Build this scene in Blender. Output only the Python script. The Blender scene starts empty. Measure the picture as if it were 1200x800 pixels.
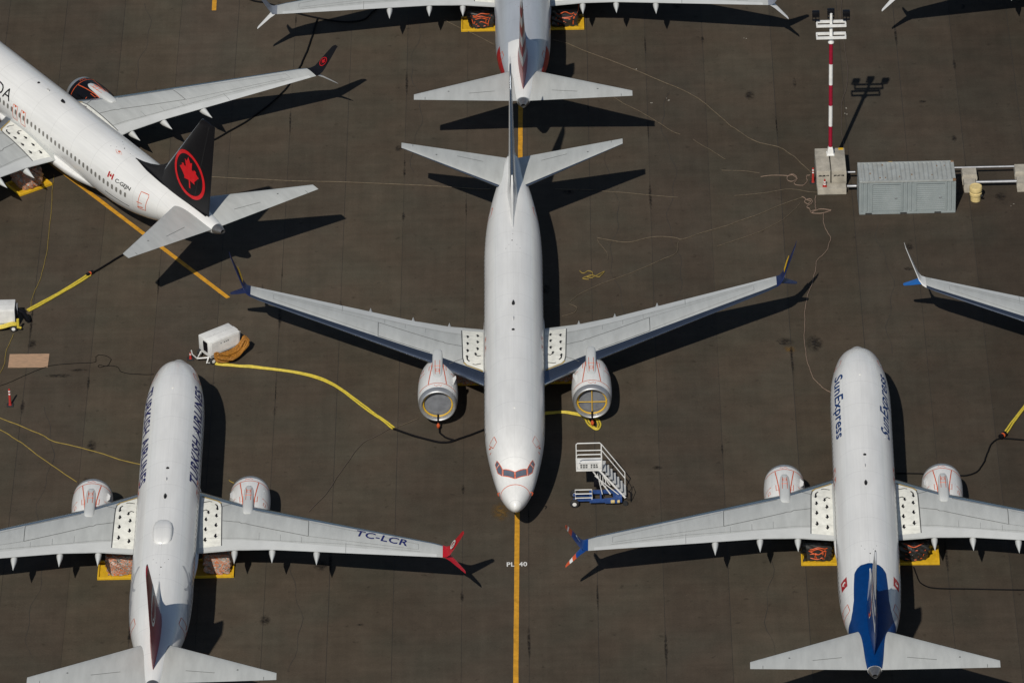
import bpy, bmesh, math, random
from mathutils import Vector, Matrix
random.seed(7)
R=math.radians
scene=bpy.context.scene
col=scene.collection
# ------------------------------------------------------------------ camera
cam_d=bpy.data.cameras.new('camera'); cam=bpy.data.objects.new('camera',cam_d); col.objects.link(cam)
cam_d.sensor_width=36.0; cam_d.lens=36.0*7994.16/1200.0; cam_d.clip_start=5.0; cam_d.clip_end=9000.0
PITCH=0.558036; ROLL=-0.0229825
_fw=Vector((0,math.cos(PITCH),-math.sin(PITCH))); _up=Vector((0,math.sin(PITCH),math.cos(PITCH))); _rt=Vector((1,0,0))
_r=_rt*math.cos(ROLL)+_up*math.sin(ROLL); _u=-_rt*math.sin(ROLL)+_up*math.cos(ROLL)
_m=Matrix((( _r.x,_u.x,-_fw.x,0),(_r.y,_u.y,-_fw.y,-372.0),(_r.z,_u.z,-_fw.z,231.267),(0,0,0,1)))
cam.matrix_world=_m
scene.camera=cam
# ------------------------------------------------------------------ sky and sun
SUN_AZ=R(195.93); SUN_EL=R(44.05)
w=bpy.data.worlds.new('World'); scene.world=w; w.use_nodes=True
nt=w.node_tree; bg=nt.nodes['Background']; sky=nt.nodes.new('ShaderNodeTexSky'); sky.sky_type='NISHITA'
sky.sun_disc=False; sky.sun_elevation=SUN_EL; sky.sun_rotation=SUN_AZ; sky.air_density=1.0; sky.dust_density=0.4; sky.ozone_density=1.5
nt.links.new(sky.outputs[0],bg.inputs[0]); bg.inputs[1].default_value=0.05
sd=bpy.data.lights.new('sun','SUN'); sun=bpy.data.objects.new('sun',sd); col.objects.link(sun)
sd.energy=3.6; sd.angle=R(0.5); sd.color=(1.0,0.945,0.85)
_d=Vector((math.sin(SUN_AZ)*math.cos(SUN_EL),math.cos(SUN_AZ)*math.cos(SUN_EL),math.sin(SUN_EL)))
sun.rotation_euler=_d.to_track_quat('Z','Y').to_euler(); sun.location=(-60,-120,160)
vs=scene.view_settings; vs.view_transform='Standard'; vs.look='None'; vs.exposure=0.0; vs.gamma=1.0; vs.use_curve_mapping=False

# ------------------------------------------------------------------ helpers
def tag(o,label=None,cat=None,group=None,kind=None):
    if label: o['label']=label
    if cat: o['category']=cat
    if group: o['group']=group
    if kind: o['kind']=kind
    return o
def empty(name,loc=(0,0,0),rz=0.0):
    o=bpy.data.objects.new(name,None); o.empty_display_size=0.5; o.location=loc; o.rotation_euler=(0,0,rz); col.objects.link(o); return o
class MB:
    def __init__(s): s.v=[]; s.f=[]
    def add(s,vs,fs):
        n=len(s.v); s.v+= [tuple(p) for p in vs]; s.f+=[tuple(i+n for i in f) for f in fs]; return s
    def box(s,x0,x1,y0,y1,z0,z1,bv=0.0):
        if bv<=0:
            s.add([(x0,y0,z0),(x1,y0,z0),(x1,y1,z0),(x0,y1,z0),(x0,y0,z1),(x1,y0,z1),(x1,y1,z1),(x0,y1,z1)],
              [(0,3,2,1),(4,5,6,7),(0,1,5,4),(1,2,6,5),(2,3,7,6),(3,0,4,7)]); return s
        bm=bmesh.new(); bmesh.ops.create_cube(bm,size=1.0)
        for q in bm.verts: q.co=Vector(((x0+x1)/2+q.co.x*(x1-x0),(y0+y1)/2+q.co.y*(y1-y0),(z0+z1)/2+q.co.z*(z1-z0)))
        bmesh.ops.bevel(bm,geom=list(bm.edges),offset=bv,segments=2,affect='EDGES',profile=0.5)
        bm.verts.index_update(); s.add([q.co[:] for q in bm.verts],[[q.index for q in f.verts] for f in bm.faces]); bm.free(); return s
    def tube(s,pts,r,n=6,closed=False,caps=True):
        pts=[Vector(p) for p in pts]; N=len(pts); rr=r if hasattr(r,'__len__') else [r]*N
        base=len(s.v); up=Vector((0,0,1)); prev=None
        for i,p in enumerate(pts):
            if closed: t=pts[(i+1)%N]-pts[i-1]
            else: t=pts[min(i+1,N-1)]-pts[max(i-1,0)]
            if t.length<1e-9: t=Vector((1,0,0))
            t.normalize()
            if prev is None:
                a=up if abs(t.z)<0.9 else Vector((1,0,0)); b=t.cross(a).normalized()
            else:
                b=prev-t*prev.dot(t)
                b=b.normalized() if b.length>1e-6 else t.cross(up).normalized()
            prev=b; c=t.cross(b)
            for k in range(n):
                a=2*math.pi*k/n; s.v.append(tuple(p+(b*math.cos(a)+c*math.sin(a))*rr[i]))
        for i in range(N if closed else N-1):
            j=(i+1)%N
            for k in range(n):
                s.f.append((base+i*n+k,base+i*n+(k+1)%n,base+j*n+(k+1)%n,base+j*n+k))
        if caps and not closed:
            s.f.append(tuple(base+k for k in range(n))); s.f.append(tuple(base+(N-1)*n+k for k in range(n)))
        return s
    def loft(s,rings,cap0=True,cap1=True,closed=True,skip=None):
        base=len(s.v); n=len(rings[0])
        for r in rings: s.v+=[tuple(p) for p in r]
        for i in range(len(rings)-1):
            for k in range(n if closed else n-1):
                if skip and skip(i,k): continue
                s.f.append((base+i*n+k,base+i*n+(k+1)%n,base+(i+1)*n+(k+1)%n,base+(i+1)*n+k))
        if cap0: s.f.append(tuple(base+k for k in range(n)))
        if cap1: s.f.append(tuple(base+(len(rings)-1)*n+k for k in range(n)))
        return s
    def lathe(s,prof,c=(0,0,0),axis='z',n=20,cap=True):
        rings=[]
        for t,r in prof:
            q=[]
            for k in range(n):
                a=2*math.pi*k/n; u,v=r*math.cos(a),r*math.sin(a)
                q.append((c[0]+u,c[1]+v,c[2]+t) if axis=='z' else ((c[0]+t,c[1]+u,c[2]+v) if axis=='x' else (c[0]+u,c[1]+t,c[2]+v)))
            rings.append(q)
        return s.loft(rings,cap,cap)
    def strip(s,surf,pts,width,off=0.006,closed=False,step=0.35):
        P=list(pts)+([pts[0]] if closed else [])
        L=[]
        for i in range(len(P)-1):
            a,b=P[i],P[i+1]
            d=(Vector(surf(a[0],a[1],0))-Vector(surf(b[0],b[1],0))).length
            m=max(1,int(d/step))
            for k in range(m): t=k/m; L.append((a[0]+(b[0]-a[0])*t,a[1]+(b[1]-a[1])*t))
        L.append(P[-1])
        C=[Vector(surf(a,b,off)) for a,b in L]; Nn=[(Vector(surf(a,b,off+0.2))-c) for (a,b),c in zip(L,C)]
        base=len(s.v); N=len(C)
        for i in range(N):
            if closed and i in (0,N-1): t=(C[1]-C[0]).normalized()+(C[-1]-C[-2]).normalized()
            else: t=C[min(i+1,N-1)]-C[max(i-1,0)]
            b=Nn[i].cross(t)
            if b.length<1e-9: b=Vector((0,0,1))
            b.normalize()
            s.v.append(tuple(C[i]+b*width/2)); s.v.append(tuple(C[i]-b*width/2))
        for i in range(N-1): s.f.append((base+2*i,base+2*i+1,base+2*i+3,base+2*i+2))
        return s
    def decal(s,v2,f2,fn,cx=(),cy=()):
        bm=bmesh.new(); q=[bm.verts.new((a,b,0)) for a,b in v2]
        for f in f2:
            try: bm.faces.new([q[i] for i in f])
            except ValueError: pass
        for c in cx: bmesh.ops.bisect_plane(bm,geom=list(bm.verts)+list(bm.edges)+list(bm.faces),plane_co=(c,0,0),plane_no=(1,0,0))
        for c in cy: bmesh.ops.bisect_plane(bm,geom=list(bm.verts)+list(bm.edges)+list(bm.faces),plane_co=(0,c,0),plane_no=(0,1,0))
        bmesh.ops.triangulate(bm,faces=list(bm.faces))
        bm.verts.index_update()
        s.add([fn(p.co.x,p.co.y) for p in bm.verts],[[p.index for p in f.verts] for f in bm.faces]); bm.free(); return s
    def xf(s,m,i0=0):
        for i in range(i0,len(s.v)): s.v[i]=tuple(m@Vector(s.v[i]))
        return s
    def split(s,name,mat,parent=None,ang=0):
        par=list(range(len(s.v)))
        def fd(i):
            while par[i]!=i: par[i]=par[par[i]]; i=par[i]
            return i
        for f in s.f:
            for k in f[1:]: par[fd(k)]=fd(f[0])
        gr={}
        for f in s.f: gr.setdefault(fd(f[0]),[]).append(f)
        for fs in gr.values():
            ix={}
            for f in fs:
                for k in f: ix.setdefault(k,len(ix))
            q=MB(); q.v=[None]*len(ix)
            for k,i in ix.items(): q.v[i]=s.v[k]
            q.f=[tuple(ix[k] for k in f) for f in fs]; q.build(name,mat,parent,ang)
    def build(s,name,mat,parent=None,ang=40,norm=True):
        me=bpy.data.meshes.new(name); me.from_pydata(s.v,[],s.f)
        if norm:
            bm=bmesh.new(); bm.from_mesh(me); bmesh.ops.recalc_face_normals(bm,faces=list(bm.faces)); bm.to_mesh(me); bm.free()
        me.materials.append(mat)
        if ang:
            me.polygons.foreach_set('use_smooth',[True]*len(me.polygons))
            me.set_sharp_from_angle(angle=R(ang))
        o=bpy.data.objects.new(name,me); col.objects.link(o)
        if parent: o.parent=parent
        return o
def copy_tree(o,parent=None):
    c=o.copy(); col.objects.link(c); c.parent=parent
    for ch in list(o.children): copy_tree(ch,c)
    return c
def smooth_path(pts,sub=6,wob=0.0):
    P=[Vector(p) for p in pts]; out=[]
    for i in range(len(P)-1):
        p0=P[max(i-1,0)];p1=P[i];p2=P[i+1];p3=P[min(i+2,len(P)-1)]
        for k in range(sub):
            t=k/sub
            out.append(0.5*((2*p1)+(p2-p0)*t+(2*p0-5*p1+4*p2-p3)*t*t+(3*p1-p0-3*p2+p3)*t**3))
    out.append(P[-1])
    if wob:
        ph=random.random()*9
        for i,q in enumerate(out): q.x+=wob*math.sin(i*0.9+ph)+wob*.6*math.sin(i*2.1+ph); q.y+=wob*math.cos(i*0.7+ph)
    return out
_fonts={}
def text2d(body,size,shear=0.0,bold=0.0,space=1.0,align='LEFT',res=3):
    cu=bpy.data.curves.new('txt','FONT'); cu.body=body; cu.size=size; cu.shear=shear; cu.offset=bold; cu.space_character=space; cu.align_x=align; cu.resolution_u=res; cu.fill_mode='FRONT'
    o=bpy.data.objects.new('txt',cu); col.objects.link(o)
    dg=bpy.context.evaluated_depsgraph_get(); e=o.evaluated_get(dg); me=e.to_mesh()
    v=[(q.co.x,q.co.y) for q in me.vertices]; f=[tuple(p.vertices) for p in me.polygons]; e.to_mesh_clear()
    bpy.data.objects.remove(o); bpy.data.curves.remove(cu)
    x0=min(a for a,b in v);x1=max(a for a,b in v);y0=min(b for a,b in v);y1=max(b for a,b in v)
    return v,f,(x0,x1,y0,y1)
def fit2d(t,wd,ht):
    v,f,(x0,x1,y0,y1)=t
    return [((a-x0)/(x1-x0)*wd,(b-y0)/(y1-y0)*ht) for a,b in v],f
def frange(a,b,d):
    n=max(1,int(round((b-a)/d))); return [a+(b-a)*i/n for i in range(n+1)]

# ------------------------------------------------------------------ materials
def mat(name,c,rough=0.5,metal=0.0,var=0.08,scale=3.0,bump=0.0,bscale=40.0,coat=0.0,c2=None,spec=0.5,stretch=(1,1,1)):
    m=bpy.data.materials.new(name); m.use_nodes=True; n=m.node_tree.nodes; l=m.node_tree.links; b=n['Principled BSDF']
    b.inputs['Roughness'].default_value=rough; b.inputs['Metallic'].default_value=metal; b.inputs['Coat Weight'].default_value=coat; b.inputs['Specular IOR Level'].default_value=spec
    tc=n.new('ShaderNodeTexCoord'); mp=n.new('ShaderNodeMapping'); mp.inputs['Scale'].default_value=stretch; l.new(tc.outputs['Object'],mp.inputs[0])
    no=n.new('ShaderNodeTexNoise'); no.inputs['Scale'].default_value=scale; no.inputs['Detail'].default_value=6; no.inputs['Roughness'].default_value=0.6; l.new(mp.outputs[0],no.inputs['Vector'])
    cr=n.new('ShaderNodeValToRGB'); d=c2 if c2 else tuple(x*(1-2*var) for x in c); hi=c if c2 else tuple(min(1,x*(1+var)) for x in c)
    cr.color_ramp.elements[0].position=0.3; cr.color_ramp.elements[1].position=0.7
    cr.color_ramp.elements[0].color=(*d,1); cr.color_ramp.elements[1].color=(*hi,1); l.new(no.outputs[0],cr.inputs[0]); l.new(cr.outputs[0],b.inputs['Base Color'])
    if bump>0:
        nb=n.new('ShaderNodeTexNoise'); nb.inputs['Scale'].default_value=bscale; nb.inputs['Detail'].default_value=4; l.new(tc.outputs['Object'],nb.inputs['Vector'])
        bp=n.new('ShaderNodeBump'); bp.inputs['Strength'].default_value=bump; bp.inputs['Distance'].default_value=0.02; l.new(nb.outputs[0],bp.inputs['Height']); l.new(bp.outputs[0],b.inputs['Normal'])
    return m
def band_mat(name,axis_vec,stops,rough=0.35):
    """paint in bands along a direction of the object's own coordinates; stops = [(position 0..1, colour)], axis_vec = (x,y,z,offset,1/length)"""
    m=bpy.data.materials.new(name); m.use_nodes=True; n=m.node_tree.nodes; l=m.node_tree.links; b=n['Principled BSDF']; b.inputs['Roughness'].default_value=rough
    tc=n.new('ShaderNodeTexCoord'); dt=n.new('ShaderNodeVectorMath'); dt.operation='DOT_PRODUCT'; dt.inputs[1].default_value=axis_vec[:3]; l.new(tc.outputs['Object'],dt.inputs[0])
    ma=n.new('ShaderNodeMath'); ma.operation='ADD'; ma.inputs[1].default_value=axis_vec[3]; l.new(dt.outputs['Value'],ma.inputs[0])
    mm=n.new('ShaderNodeMath'); mm.operation='MULTIPLY'; mm.inputs[1].default_value=axis_vec[4]; l.new(ma.outputs[0],mm.inputs[0])
    cr=n.new('ShaderNodeValToRGB'); cr.color_ramp.interpolation='CONSTANT'; e=cr.color_ramp.elements
    while len(e)>1: e.remove(e[-1])
    e[0].position=stops[0][0]; e[0].color=(*stops[0][1],1)
    for p,c in stops[1:]:
        q=e.new(p); q.color=(*c,1)
    l.new(mm.outputs[0],cr.inputs[0]); l.new(cr.outputs[0],b.inputs['Base Color']); return m
WHITE=(.76,.76,.745); GREY=(.46,.475,.465)
def paint(name,c,rough=.3,coat=.3,metal=0):
    m=mat(name,c,rough,metal,.04,1.1,coat=coat,stretch=(1,.22,1)); n=m.node_tree.nodes; l=m.node_tree.links; b=n['Principled BSDF']
    src=b.inputs['Base Color'].links[0].from_socket; tc=n.new('ShaderNodeTexCoord'); sx=n.new('ShaderNodeSeparateXYZ'); l.new(tc.outputs['Object'],sx.inputs[0])
    def seam(sock,period,wd,dark):
        a=n.new('ShaderNodeMath'); a.operation='PINGPONG'; a.inputs[1].default_value=period/2; l.new(sock,a.inputs[0])
        r=n.new('ShaderNodeMapRange'); r.inputs[1].default_value=wd*.5; r.inputs[2].default_value=wd; r.inputs[3].default_value=dark; r.inputs[4].default_value=1.0; l.new(a.outputs[0],r.inputs[0]); return r.outputs[0]
    s1=seam(sx.outputs['Y'],2.54,.018,.80); s2=seam(sx.outputs['X'],1.12,.012,.90)
    mu=n.new('ShaderNodeMath'); mu.operation='MULTIPLY'; l.new(s1,mu.inputs[0]); l.new(s2,mu.inputs[1])
    st=n.new('ShaderNodeMapping'); st.inputs['Scale'].default_value=(7,.12,7); l.new(tc.outputs['Object'],st.inputs[0]); no=n.new('ShaderNodeTexNoise'); no.inputs['Scale'].default_value=1; no.inputs['Detail'].default_value=3; l.new(st.outputs[0],no.inputs['Vector'])
    mr=n.new('ShaderNodeMapRange'); mr.inputs[1].default_value=.3; mr.inputs[2].default_value=.7; mr.inputs[3].default_value=.955; mr.inputs[4].default_value=1.02; l.new(no.outputs[0],mr.inputs[0])
    m2=n.new('ShaderNodeMath'); m2.operation='MULTIPLY'; l.new(mu.outputs[0],m2.inputs[0]); l.new(mr.outputs[0],m2.inputs[1])
    vm=n.new('ShaderNodeVectorMath'); vm.operation='SCALE'; l.new(src,vm.inputs[0]); l.new(m2.outputs[0],vm.inputs['Scale']); l.new(vm.outputs[0],b.inputs['Base Color']); return m
M={}
M['white']=paint('white_paint',WHITE); M['silver']=paint('silver_paint',(.50,.53,.57),.3,0,.25)
M['wing']=mat('wing_grey_paint',GREY,.42,0,.06,1.3,stretch=(1.6,.35,1)); M['wing2']=mat('wing_light_grey',(.55,.565,.56),.42,0,.04,.9)
M['metal']=mat('bare_aluminium',(.28,.31,.355),.22,.95,.05,2.0); M['lip']=mat('inlet_lip_metal',(.50,.51,.52),.45,.75,.05,2.0)
M['dark']=mat('dark_gap',(.03,.03,.03),.6); M['line']=mat('panel_line',(.12,.125,.125),.6); M['faint']=mat('faint_seam',(.30,.31,.31),.6)
M['black']=mat('black_paint',(.006,.006,.008),.38,spec=.22); M['rubber']=mat('tyre_rubber',(.02,.02,.021),.75)
M['tape']=mat('orange_tape',(.62,.10,.025),.5,0,.15,8); M['navy']=mat('navy_paint',(.015,.02,.12),.4,spec=.25)
M['red']=mat('red_paint',(.40,.008,.014),.35,spec=.3); M['blue']=mat('blue_paint',(.0005,.034,.15),.4,spec=.15); M['brightblue']=mat('bright_blue_paint',(.012,.12,.42),.3)
M['yellow']=mat('yellow_paint',(.66,.40,.02),.45,0,.1,3); M['linepaint']=mat('yellow_line_paint',(.62,.30,.018),.7,0,.16,2.2,bump=.2)
M['glass']=mat('cockpit_glass',(.11,.125,.16),.12,spec=.8); M['cabinglass']=mat('cabin_window_shade',(.19,.185,.17),.3)
M['walk']=mat('walkway_white',(.78,.78,.72),.6,0,.09,2.6); M['tan']=mat('tan_sealant',(.40,.27,.06),.6)
M['exhaust']=mat('exhaust_metal',(.30,.29,.28),.4,.8,.1,4); M['gear']=mat('gear_grey',(.42,.42,.42),.45)
M['plastic']=None; M['darkwrap']=mat('black_wheel_wrap',(.03,.03,.03),.4,0,.3,5,bump=.8,bscale=8)
M['cover']=mat('grey_film_cover',(.19,.20,.22),.2,0,.12,2.2,bump=.6,bscale=5); M['concrete']=mat('weathered_concrete',(.40,.37,.31),.85,0,.16,1.6,bump=.5,bscale=18)
M['offwhite']=mat('white_equipment_paint',(.74,.74,.72),.4,0,.07,1.8); M['orange_hose']=mat('orange_brown_hose',(.36,.15,.015),.6,0,.3,9)
M['yellow_hose']=mat('yellow_hose',(.60,.47,.05),.5,0,.12,6); M['black_cable']=mat('black_cable',(.005,.005,.006),.7,spec=.12); M['tan_cable']=mat('tan_cable',(.135,.104,.068),.75,0,.2,5); M['thin_yellow']=mat('thin_yellow_cord',(.30,.215,.045),.65,0,.15,3)
M['pink_cable']=mat('pinkish_cord',(.25,.175,.13),.7,0,.15,4); M['brown_cable']=mat('dull_brown_cord',(.10,.075,.06),.8)
M['galv']=mat('galvanised_pipe',(.42,.43,.45),.4,.6,.1,3); M['contain']=mat('blue_grey_container_paint',(.285,.32,.325),.55,0,.10,1.4,c2=(.235,.27,.275)); M['containroof']=mat('container_roof_paint',(.36,.385,.38),.6,0,.14,1.7,c2=(.28,.29,.275)); M['rust']=mat('rusty_steel',(.22,.13,.07),.8,0,.3,8)
M['cream']=mat('cream_plastic',(.66,.52,.24),.45,0,.1,5); M['conered']=mat('post_red',(.36,.018,.012),.55); M['ply']=mat('weathered_plywood',(.50,.31,.19),.75,0,.2,2.2,c2=(.30,.20,.13),stretch=(1,5,1))
M['mastred']=mat('mast_red',(.30,.008,.03),.4); M['mastwhite']=mat('mast_white',(.78,.78,.76),.4); M['stairblue']=mat('stair_blue',(.03,.075,.24),.4,0,.15,4); M['grip']=mat('step_tread_grey',(.45,.46,.46),.6)
M['stain']=mat('oil_stain',(.028,.024,.021),.6,0,.2,3); M['rustystain']=mat('yellow_brown_stain',(.15,.095,.035),.8,0,.25,3); M['linewhite']=mat('white_marking_paint',(.72,.72,.70),.7,0,.1,6)
def apron_material():
    m=bpy.data.materials.new('asphalt'); m.use_nodes=True; n=m.node_tree.nodes; l=m.node_tree.links; b=n['Principled BSDF']; b.inputs['Roughness'].default_value=.88; b.inputs['Specular IOR Level'].default_value=.08
    g=n.new('ShaderNodeNewGeometry'); oi=n.new('ShaderNodeObjectInfo')
    def noise(sc,det,rough,st=(1,1,1)):
        mp=n.new('ShaderNodeMapping'); mp.inputs['Scale'].default_value=st; l.new(g.outputs['Position'],mp.inputs[0])
        t=n.new('ShaderNodeTexNoise'); t.inputs['Scale'].default_value=sc; t.inputs['Detail'].default_value=det; t.inputs['Roughness'].default_value=rough; l.new(mp.outputs[0],t.inputs['Vector']); return t.outputs[0]
    def rng(src,a,bb,c,d):
        q=n.new('ShaderNodeMapRange'); q.inputs[1].default_value=a; q.inputs[2].default_value=bb; q.inputs[3].default_value=c; q.inputs[4].default_value=d; l.new(src,q.inputs[0]); return q.outputs[0]
    def mul(a,bb):
        q=n.new('ShaderNodeMath'); q.operation='MULTIPLY'; l.new(a,q.inputs[0]); l.new(bb,q.inputs[1]); return q.outputs[0]
    big=rng(noise(.07,5,.6),.3,.7,.80,1.15); mid=rng(noise(.6,6,.65),.28,.72,.84,1.14)
    streak=rng(noise(1.0,3,.5,(2.4,.10,1)),.3,.7,.95,1.045); cross=rng(noise(1.0,3,.5,(.09,2.2,1)),.3,.7,.95,1.05); fine=rng(noise(9,4,.7),.25,.75,.84,1.16)
    t=mul(mul(mul(big,mid),mul(streak,cross)),fine)
    spot=rng(noise(1.7,2,.5),.66,.76,1.0,.72); t=mul(t,spot)
    sp=n.new('ShaderNodeTexVoronoi'); sp.inputs['Scale'].default_value=1.1; l.new(g.outputs['Position'],sp.inputs['Vector'])
    pale=rng(sp.outputs['Distance'],.02,.05,1.5,1.0); t=mul(t,pale)
    hue=n.new('ShaderNodeMixRGB'); hue.inputs[1].default_value=(.078,.062,.0455,1); hue.inputs[2].default_value=(.072,.0625,.0465,1); l.new(rng(noise(.23,3,.5),.4,.65,0,1),hue.inputs[0])
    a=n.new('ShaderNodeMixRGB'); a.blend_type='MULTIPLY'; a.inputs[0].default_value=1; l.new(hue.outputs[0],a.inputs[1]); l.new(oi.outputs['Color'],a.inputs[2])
    vm=n.new('ShaderNodeVectorMath'); vm.operation='SCALE'; l.new(a.outputs[0],vm.inputs[0]); l.new(t,vm.inputs['Scale']); l.new(vm.outputs[0],b.inputs['Base Color'])
    bp=n.new('ShaderNodeBump'); bp.inputs['Strength'].default_value=.35; bp.inputs['Distance'].default_value=.01; l.new(noise(30,3,.6),bp.inputs['Height']); l.new(bp.outputs[0],b.inputs['Normal'])
    return m
def wrap_material():
    m=bpy.data.materials.new('clear_plastic_wrap'); m.use_nodes=True; n=m.node_tree.nodes; l=m.node_tree.links; b=n['Principled BSDF']; b.inputs['Roughness'].default_value=.25
    tc=n.new('ShaderNodeTexCoord'); mp=n.new('ShaderNodeMapping'); mp.inputs['Scale'].default_value=(1,1,2.0); mp.inputs['Rotation'].default_value=(.3,.2,.5); l.new(tc.outputs['Object'],mp.inputs[0])
    no=n.new('ShaderNodeTexNoise'); no.inputs['Scale'].default_value=3.2; no.inputs['Detail'].default_value=5; no.inputs['Distortion'].default_value=1.6; l.new(mp.outputs[0],no.inputs['Vector'])
    cr=n.new('ShaderNodeValToRGB'); e=cr.color_ramp.elements; e[0].position=.30; e[0].color=(.05,.045,.04,1); e[1].position=.75; e[1].color=(.62,.60,.55,1)  # pale end of the ramp paints white glints into the plastic colour
    for q,c in ((.40,(.30,.28,.25)),(.46,(.42,.39,.35)),(.50,(.50,.12,.03)),(.56,(.55,.17,.06)),(.60,(.36,.33,.30))): x=e.new(q); x.color=(*c,1)
    l.new(no.outputs[0],cr.inputs[0]); l.new(cr.outputs[0],b.inputs['Base Color'])
    bp=n.new('ShaderNodeBump'); bp.inputs['Strength'].default_value=.9; bp.inputs['Distance'].default_value=.06; l.new(no.outputs[0],bp.inputs['Height']); l.new(bp.outputs[0],b.inputs['Normal']); return m
M['plastic']=wrap_material()
def stain_material(name,c,dens):
    m=bpy.data.materials.new(name); m.use_nodes=True; n=m.node_tree.nodes; l=m.node_tree.links; b=n['Principled BSDF']; b.inputs['Base Color'].default_value=(*c,1); b.inputs['Roughness'].default_value=.8; b.inputs['Specular IOR Level'].default_value=.15
    tc=n.new('ShaderNodeTexCoord'); vm=n.new('ShaderNodeVectorMath'); vm.operation='SUBTRACT'; vm.inputs[1].default_value=(.5,.5,0); l.new(tc.outputs['Generated'],vm.inputs[0])
    fl=n.new('ShaderNodeVectorMath'); fl.operation='MULTIPLY'; fl.inputs[1].default_value=(1,1,0); l.new(vm.outputs[0],fl.inputs[0]); ln=n.new('ShaderNodeVectorMath'); ln.operation='LENGTH'; l.new(fl.outputs[0],ln.inputs[0])
    mr=n.new('ShaderNodeMapRange'); mr.inputs[1].default_value=.12; mr.inputs[2].default_value=.46; mr.inputs[3].default_value=1; mr.inputs[4].default_value=0; l.new(ln.outputs['Value'],mr.inputs[0])
    g=n.new('ShaderNodeNewGeometry'); no=n.new('ShaderNodeTexNoise'); no.inputs['Scale'].default_value=4; no.inputs['Detail'].default_value=6; l.new(g.outputs['Position'],no.inputs['Vector'])
    m2=n.new('ShaderNodeMapRange'); m2.inputs[1].default_value=.35; m2.inputs[2].default_value=.62; m2.inputs[3].default_value=.1; m2.inputs[4].default_value=dens; l.new(no.outputs[0],m2.inputs[0])
    mu=n.new('ShaderNodeMath'); mu.operation='MULTIPLY'; l.new(mr.outputs[0],mu.inputs[0]); l.new(m2.outputs[0],mu.inputs[1]); l.new(mu.outputs[0],b.inputs['Alpha']); return m
M['stain']=stain_material('oil_stain',(.018,.015,.013),.8); M['rustystain']=stain_material('rusty_stain',(.16,.095,.03),.9)
M['asphalt']=apron_material(); M['joint']=mat('joint_tar',(.026,.023,.02),.8)
# ------------------------------------------------------------------ the apron
mb=MB(); mb.add([(-4500,-4500,-.02),(4500,-4500,-.02),(4500,4500,-.02),(-4500,4500,-.02)],[(0,1,2,3)])
apron=tag(mb.build('apron',M['asphalt'],ang=0),kind='structure'); apron.color=(.8,.8,.8,1)
joint=MB(); joint.add([(-95,-150,-.014),(95,-150,-.014),(95,150,-.014),(-95,150,-.014)],[(0,1,2,3)]); joint.build('joint_filler',M['joint'],apron,ang=0)
SEAM=[-91,-87,-83,-79,-75,-71,-67,-63,-59.1,-55.1,-51.1,-47.2,-43.2,-39.2,-35.2,-31.2,-27.15,-23.2,-19.2,-15.2,-11.3,-7.4,-3.25,.8,4.95,8.95,12.9,17.6,22.3,26.2,30.0,34.0,38,42,46,50,54,58,62,66,70,74,78,82,86,90]
TILT=.012
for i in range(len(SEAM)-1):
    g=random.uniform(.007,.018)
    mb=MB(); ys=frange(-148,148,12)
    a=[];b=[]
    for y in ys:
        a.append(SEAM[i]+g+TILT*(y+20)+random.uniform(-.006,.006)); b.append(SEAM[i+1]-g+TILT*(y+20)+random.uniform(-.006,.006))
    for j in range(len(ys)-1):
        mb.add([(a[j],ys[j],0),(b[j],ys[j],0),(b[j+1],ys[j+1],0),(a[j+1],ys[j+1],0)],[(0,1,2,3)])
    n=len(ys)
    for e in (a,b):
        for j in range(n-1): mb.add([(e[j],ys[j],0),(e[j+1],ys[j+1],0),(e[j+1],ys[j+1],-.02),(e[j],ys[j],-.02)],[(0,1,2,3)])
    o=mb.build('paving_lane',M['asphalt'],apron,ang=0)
    xm=(SEAM[i]+SEAM[i+1])/2; t=1.0-.27*min(1,max(0,(xm-2)/32))**1.1; t*=random.uniform(.925,1.05); o.color=(t,t*random.uniform(.985,1.0),t*random.uniform(.97,1.01),1)  # vignette falloff painted into lane colour, darker to the right, plus random tone
def ground_line(pts,wd,z,m,name,label=None):
    mb=MB(); L=[]
    for i in range(len(pts)-1):
        p,q=Vector(pts[i]),Vector(pts[i+1]); k=max(1,int((q-p).length/1.0))
        for j in range(k): L.append(p+(q-p)*j/k)
    L.append(Vector(pts[-1]))
    d=(Vector(pts[-1])-Vector(pts[0])).normalized(); s=Vector((-d.y,d.x))
    vs=[]
    for p in L:
        vs.append((*(p+s*(wd/2+random.uniform(-.008,.008))),z)); vs.append((*(p-s*(wd/2+random.uniform(-.008,.008))),z))
    mb.add(vs,[(2*i,2*i+1,2*i+3,2*i+2) for i in range(len(L)-1)])
    return tag(mb.build(name,m,ang=0),label,kind='structure')
ground_line([(-.42,-50),(-.24,-39.7),(.94,27.9),(1.32,50)],.30,.008,M['linepaint'],'yellow_lead_in_line','straight yellow lead-in line painted under the central white airliner')
ground_line([(-52,53.2),(-28.64,19.5),(-18.31,4.61)],.30,.008,M['linepaint'],'yellow_lead_in_line','slanting yellow lead-in line under the black-tailed airliner')
ground_line([(-20.19,42.8),(-20.1,60)],.30,.008,M['linepaint'],'yellow_lead_in_line','short end of a yellow line at the top edge')
v,f=fit2d(text2d('PL240',1,bold=.02,space=1.05),1.24,.48)
mb=MB(); mb.decal(v,f,lambda a,b:(-.63+a,-27.32+b,.004)); tag(mb.build('stand_marking',M['linewhite'],ang=0),'white stand marking reading PL240 across the central yellow line',kind='structure')
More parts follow.
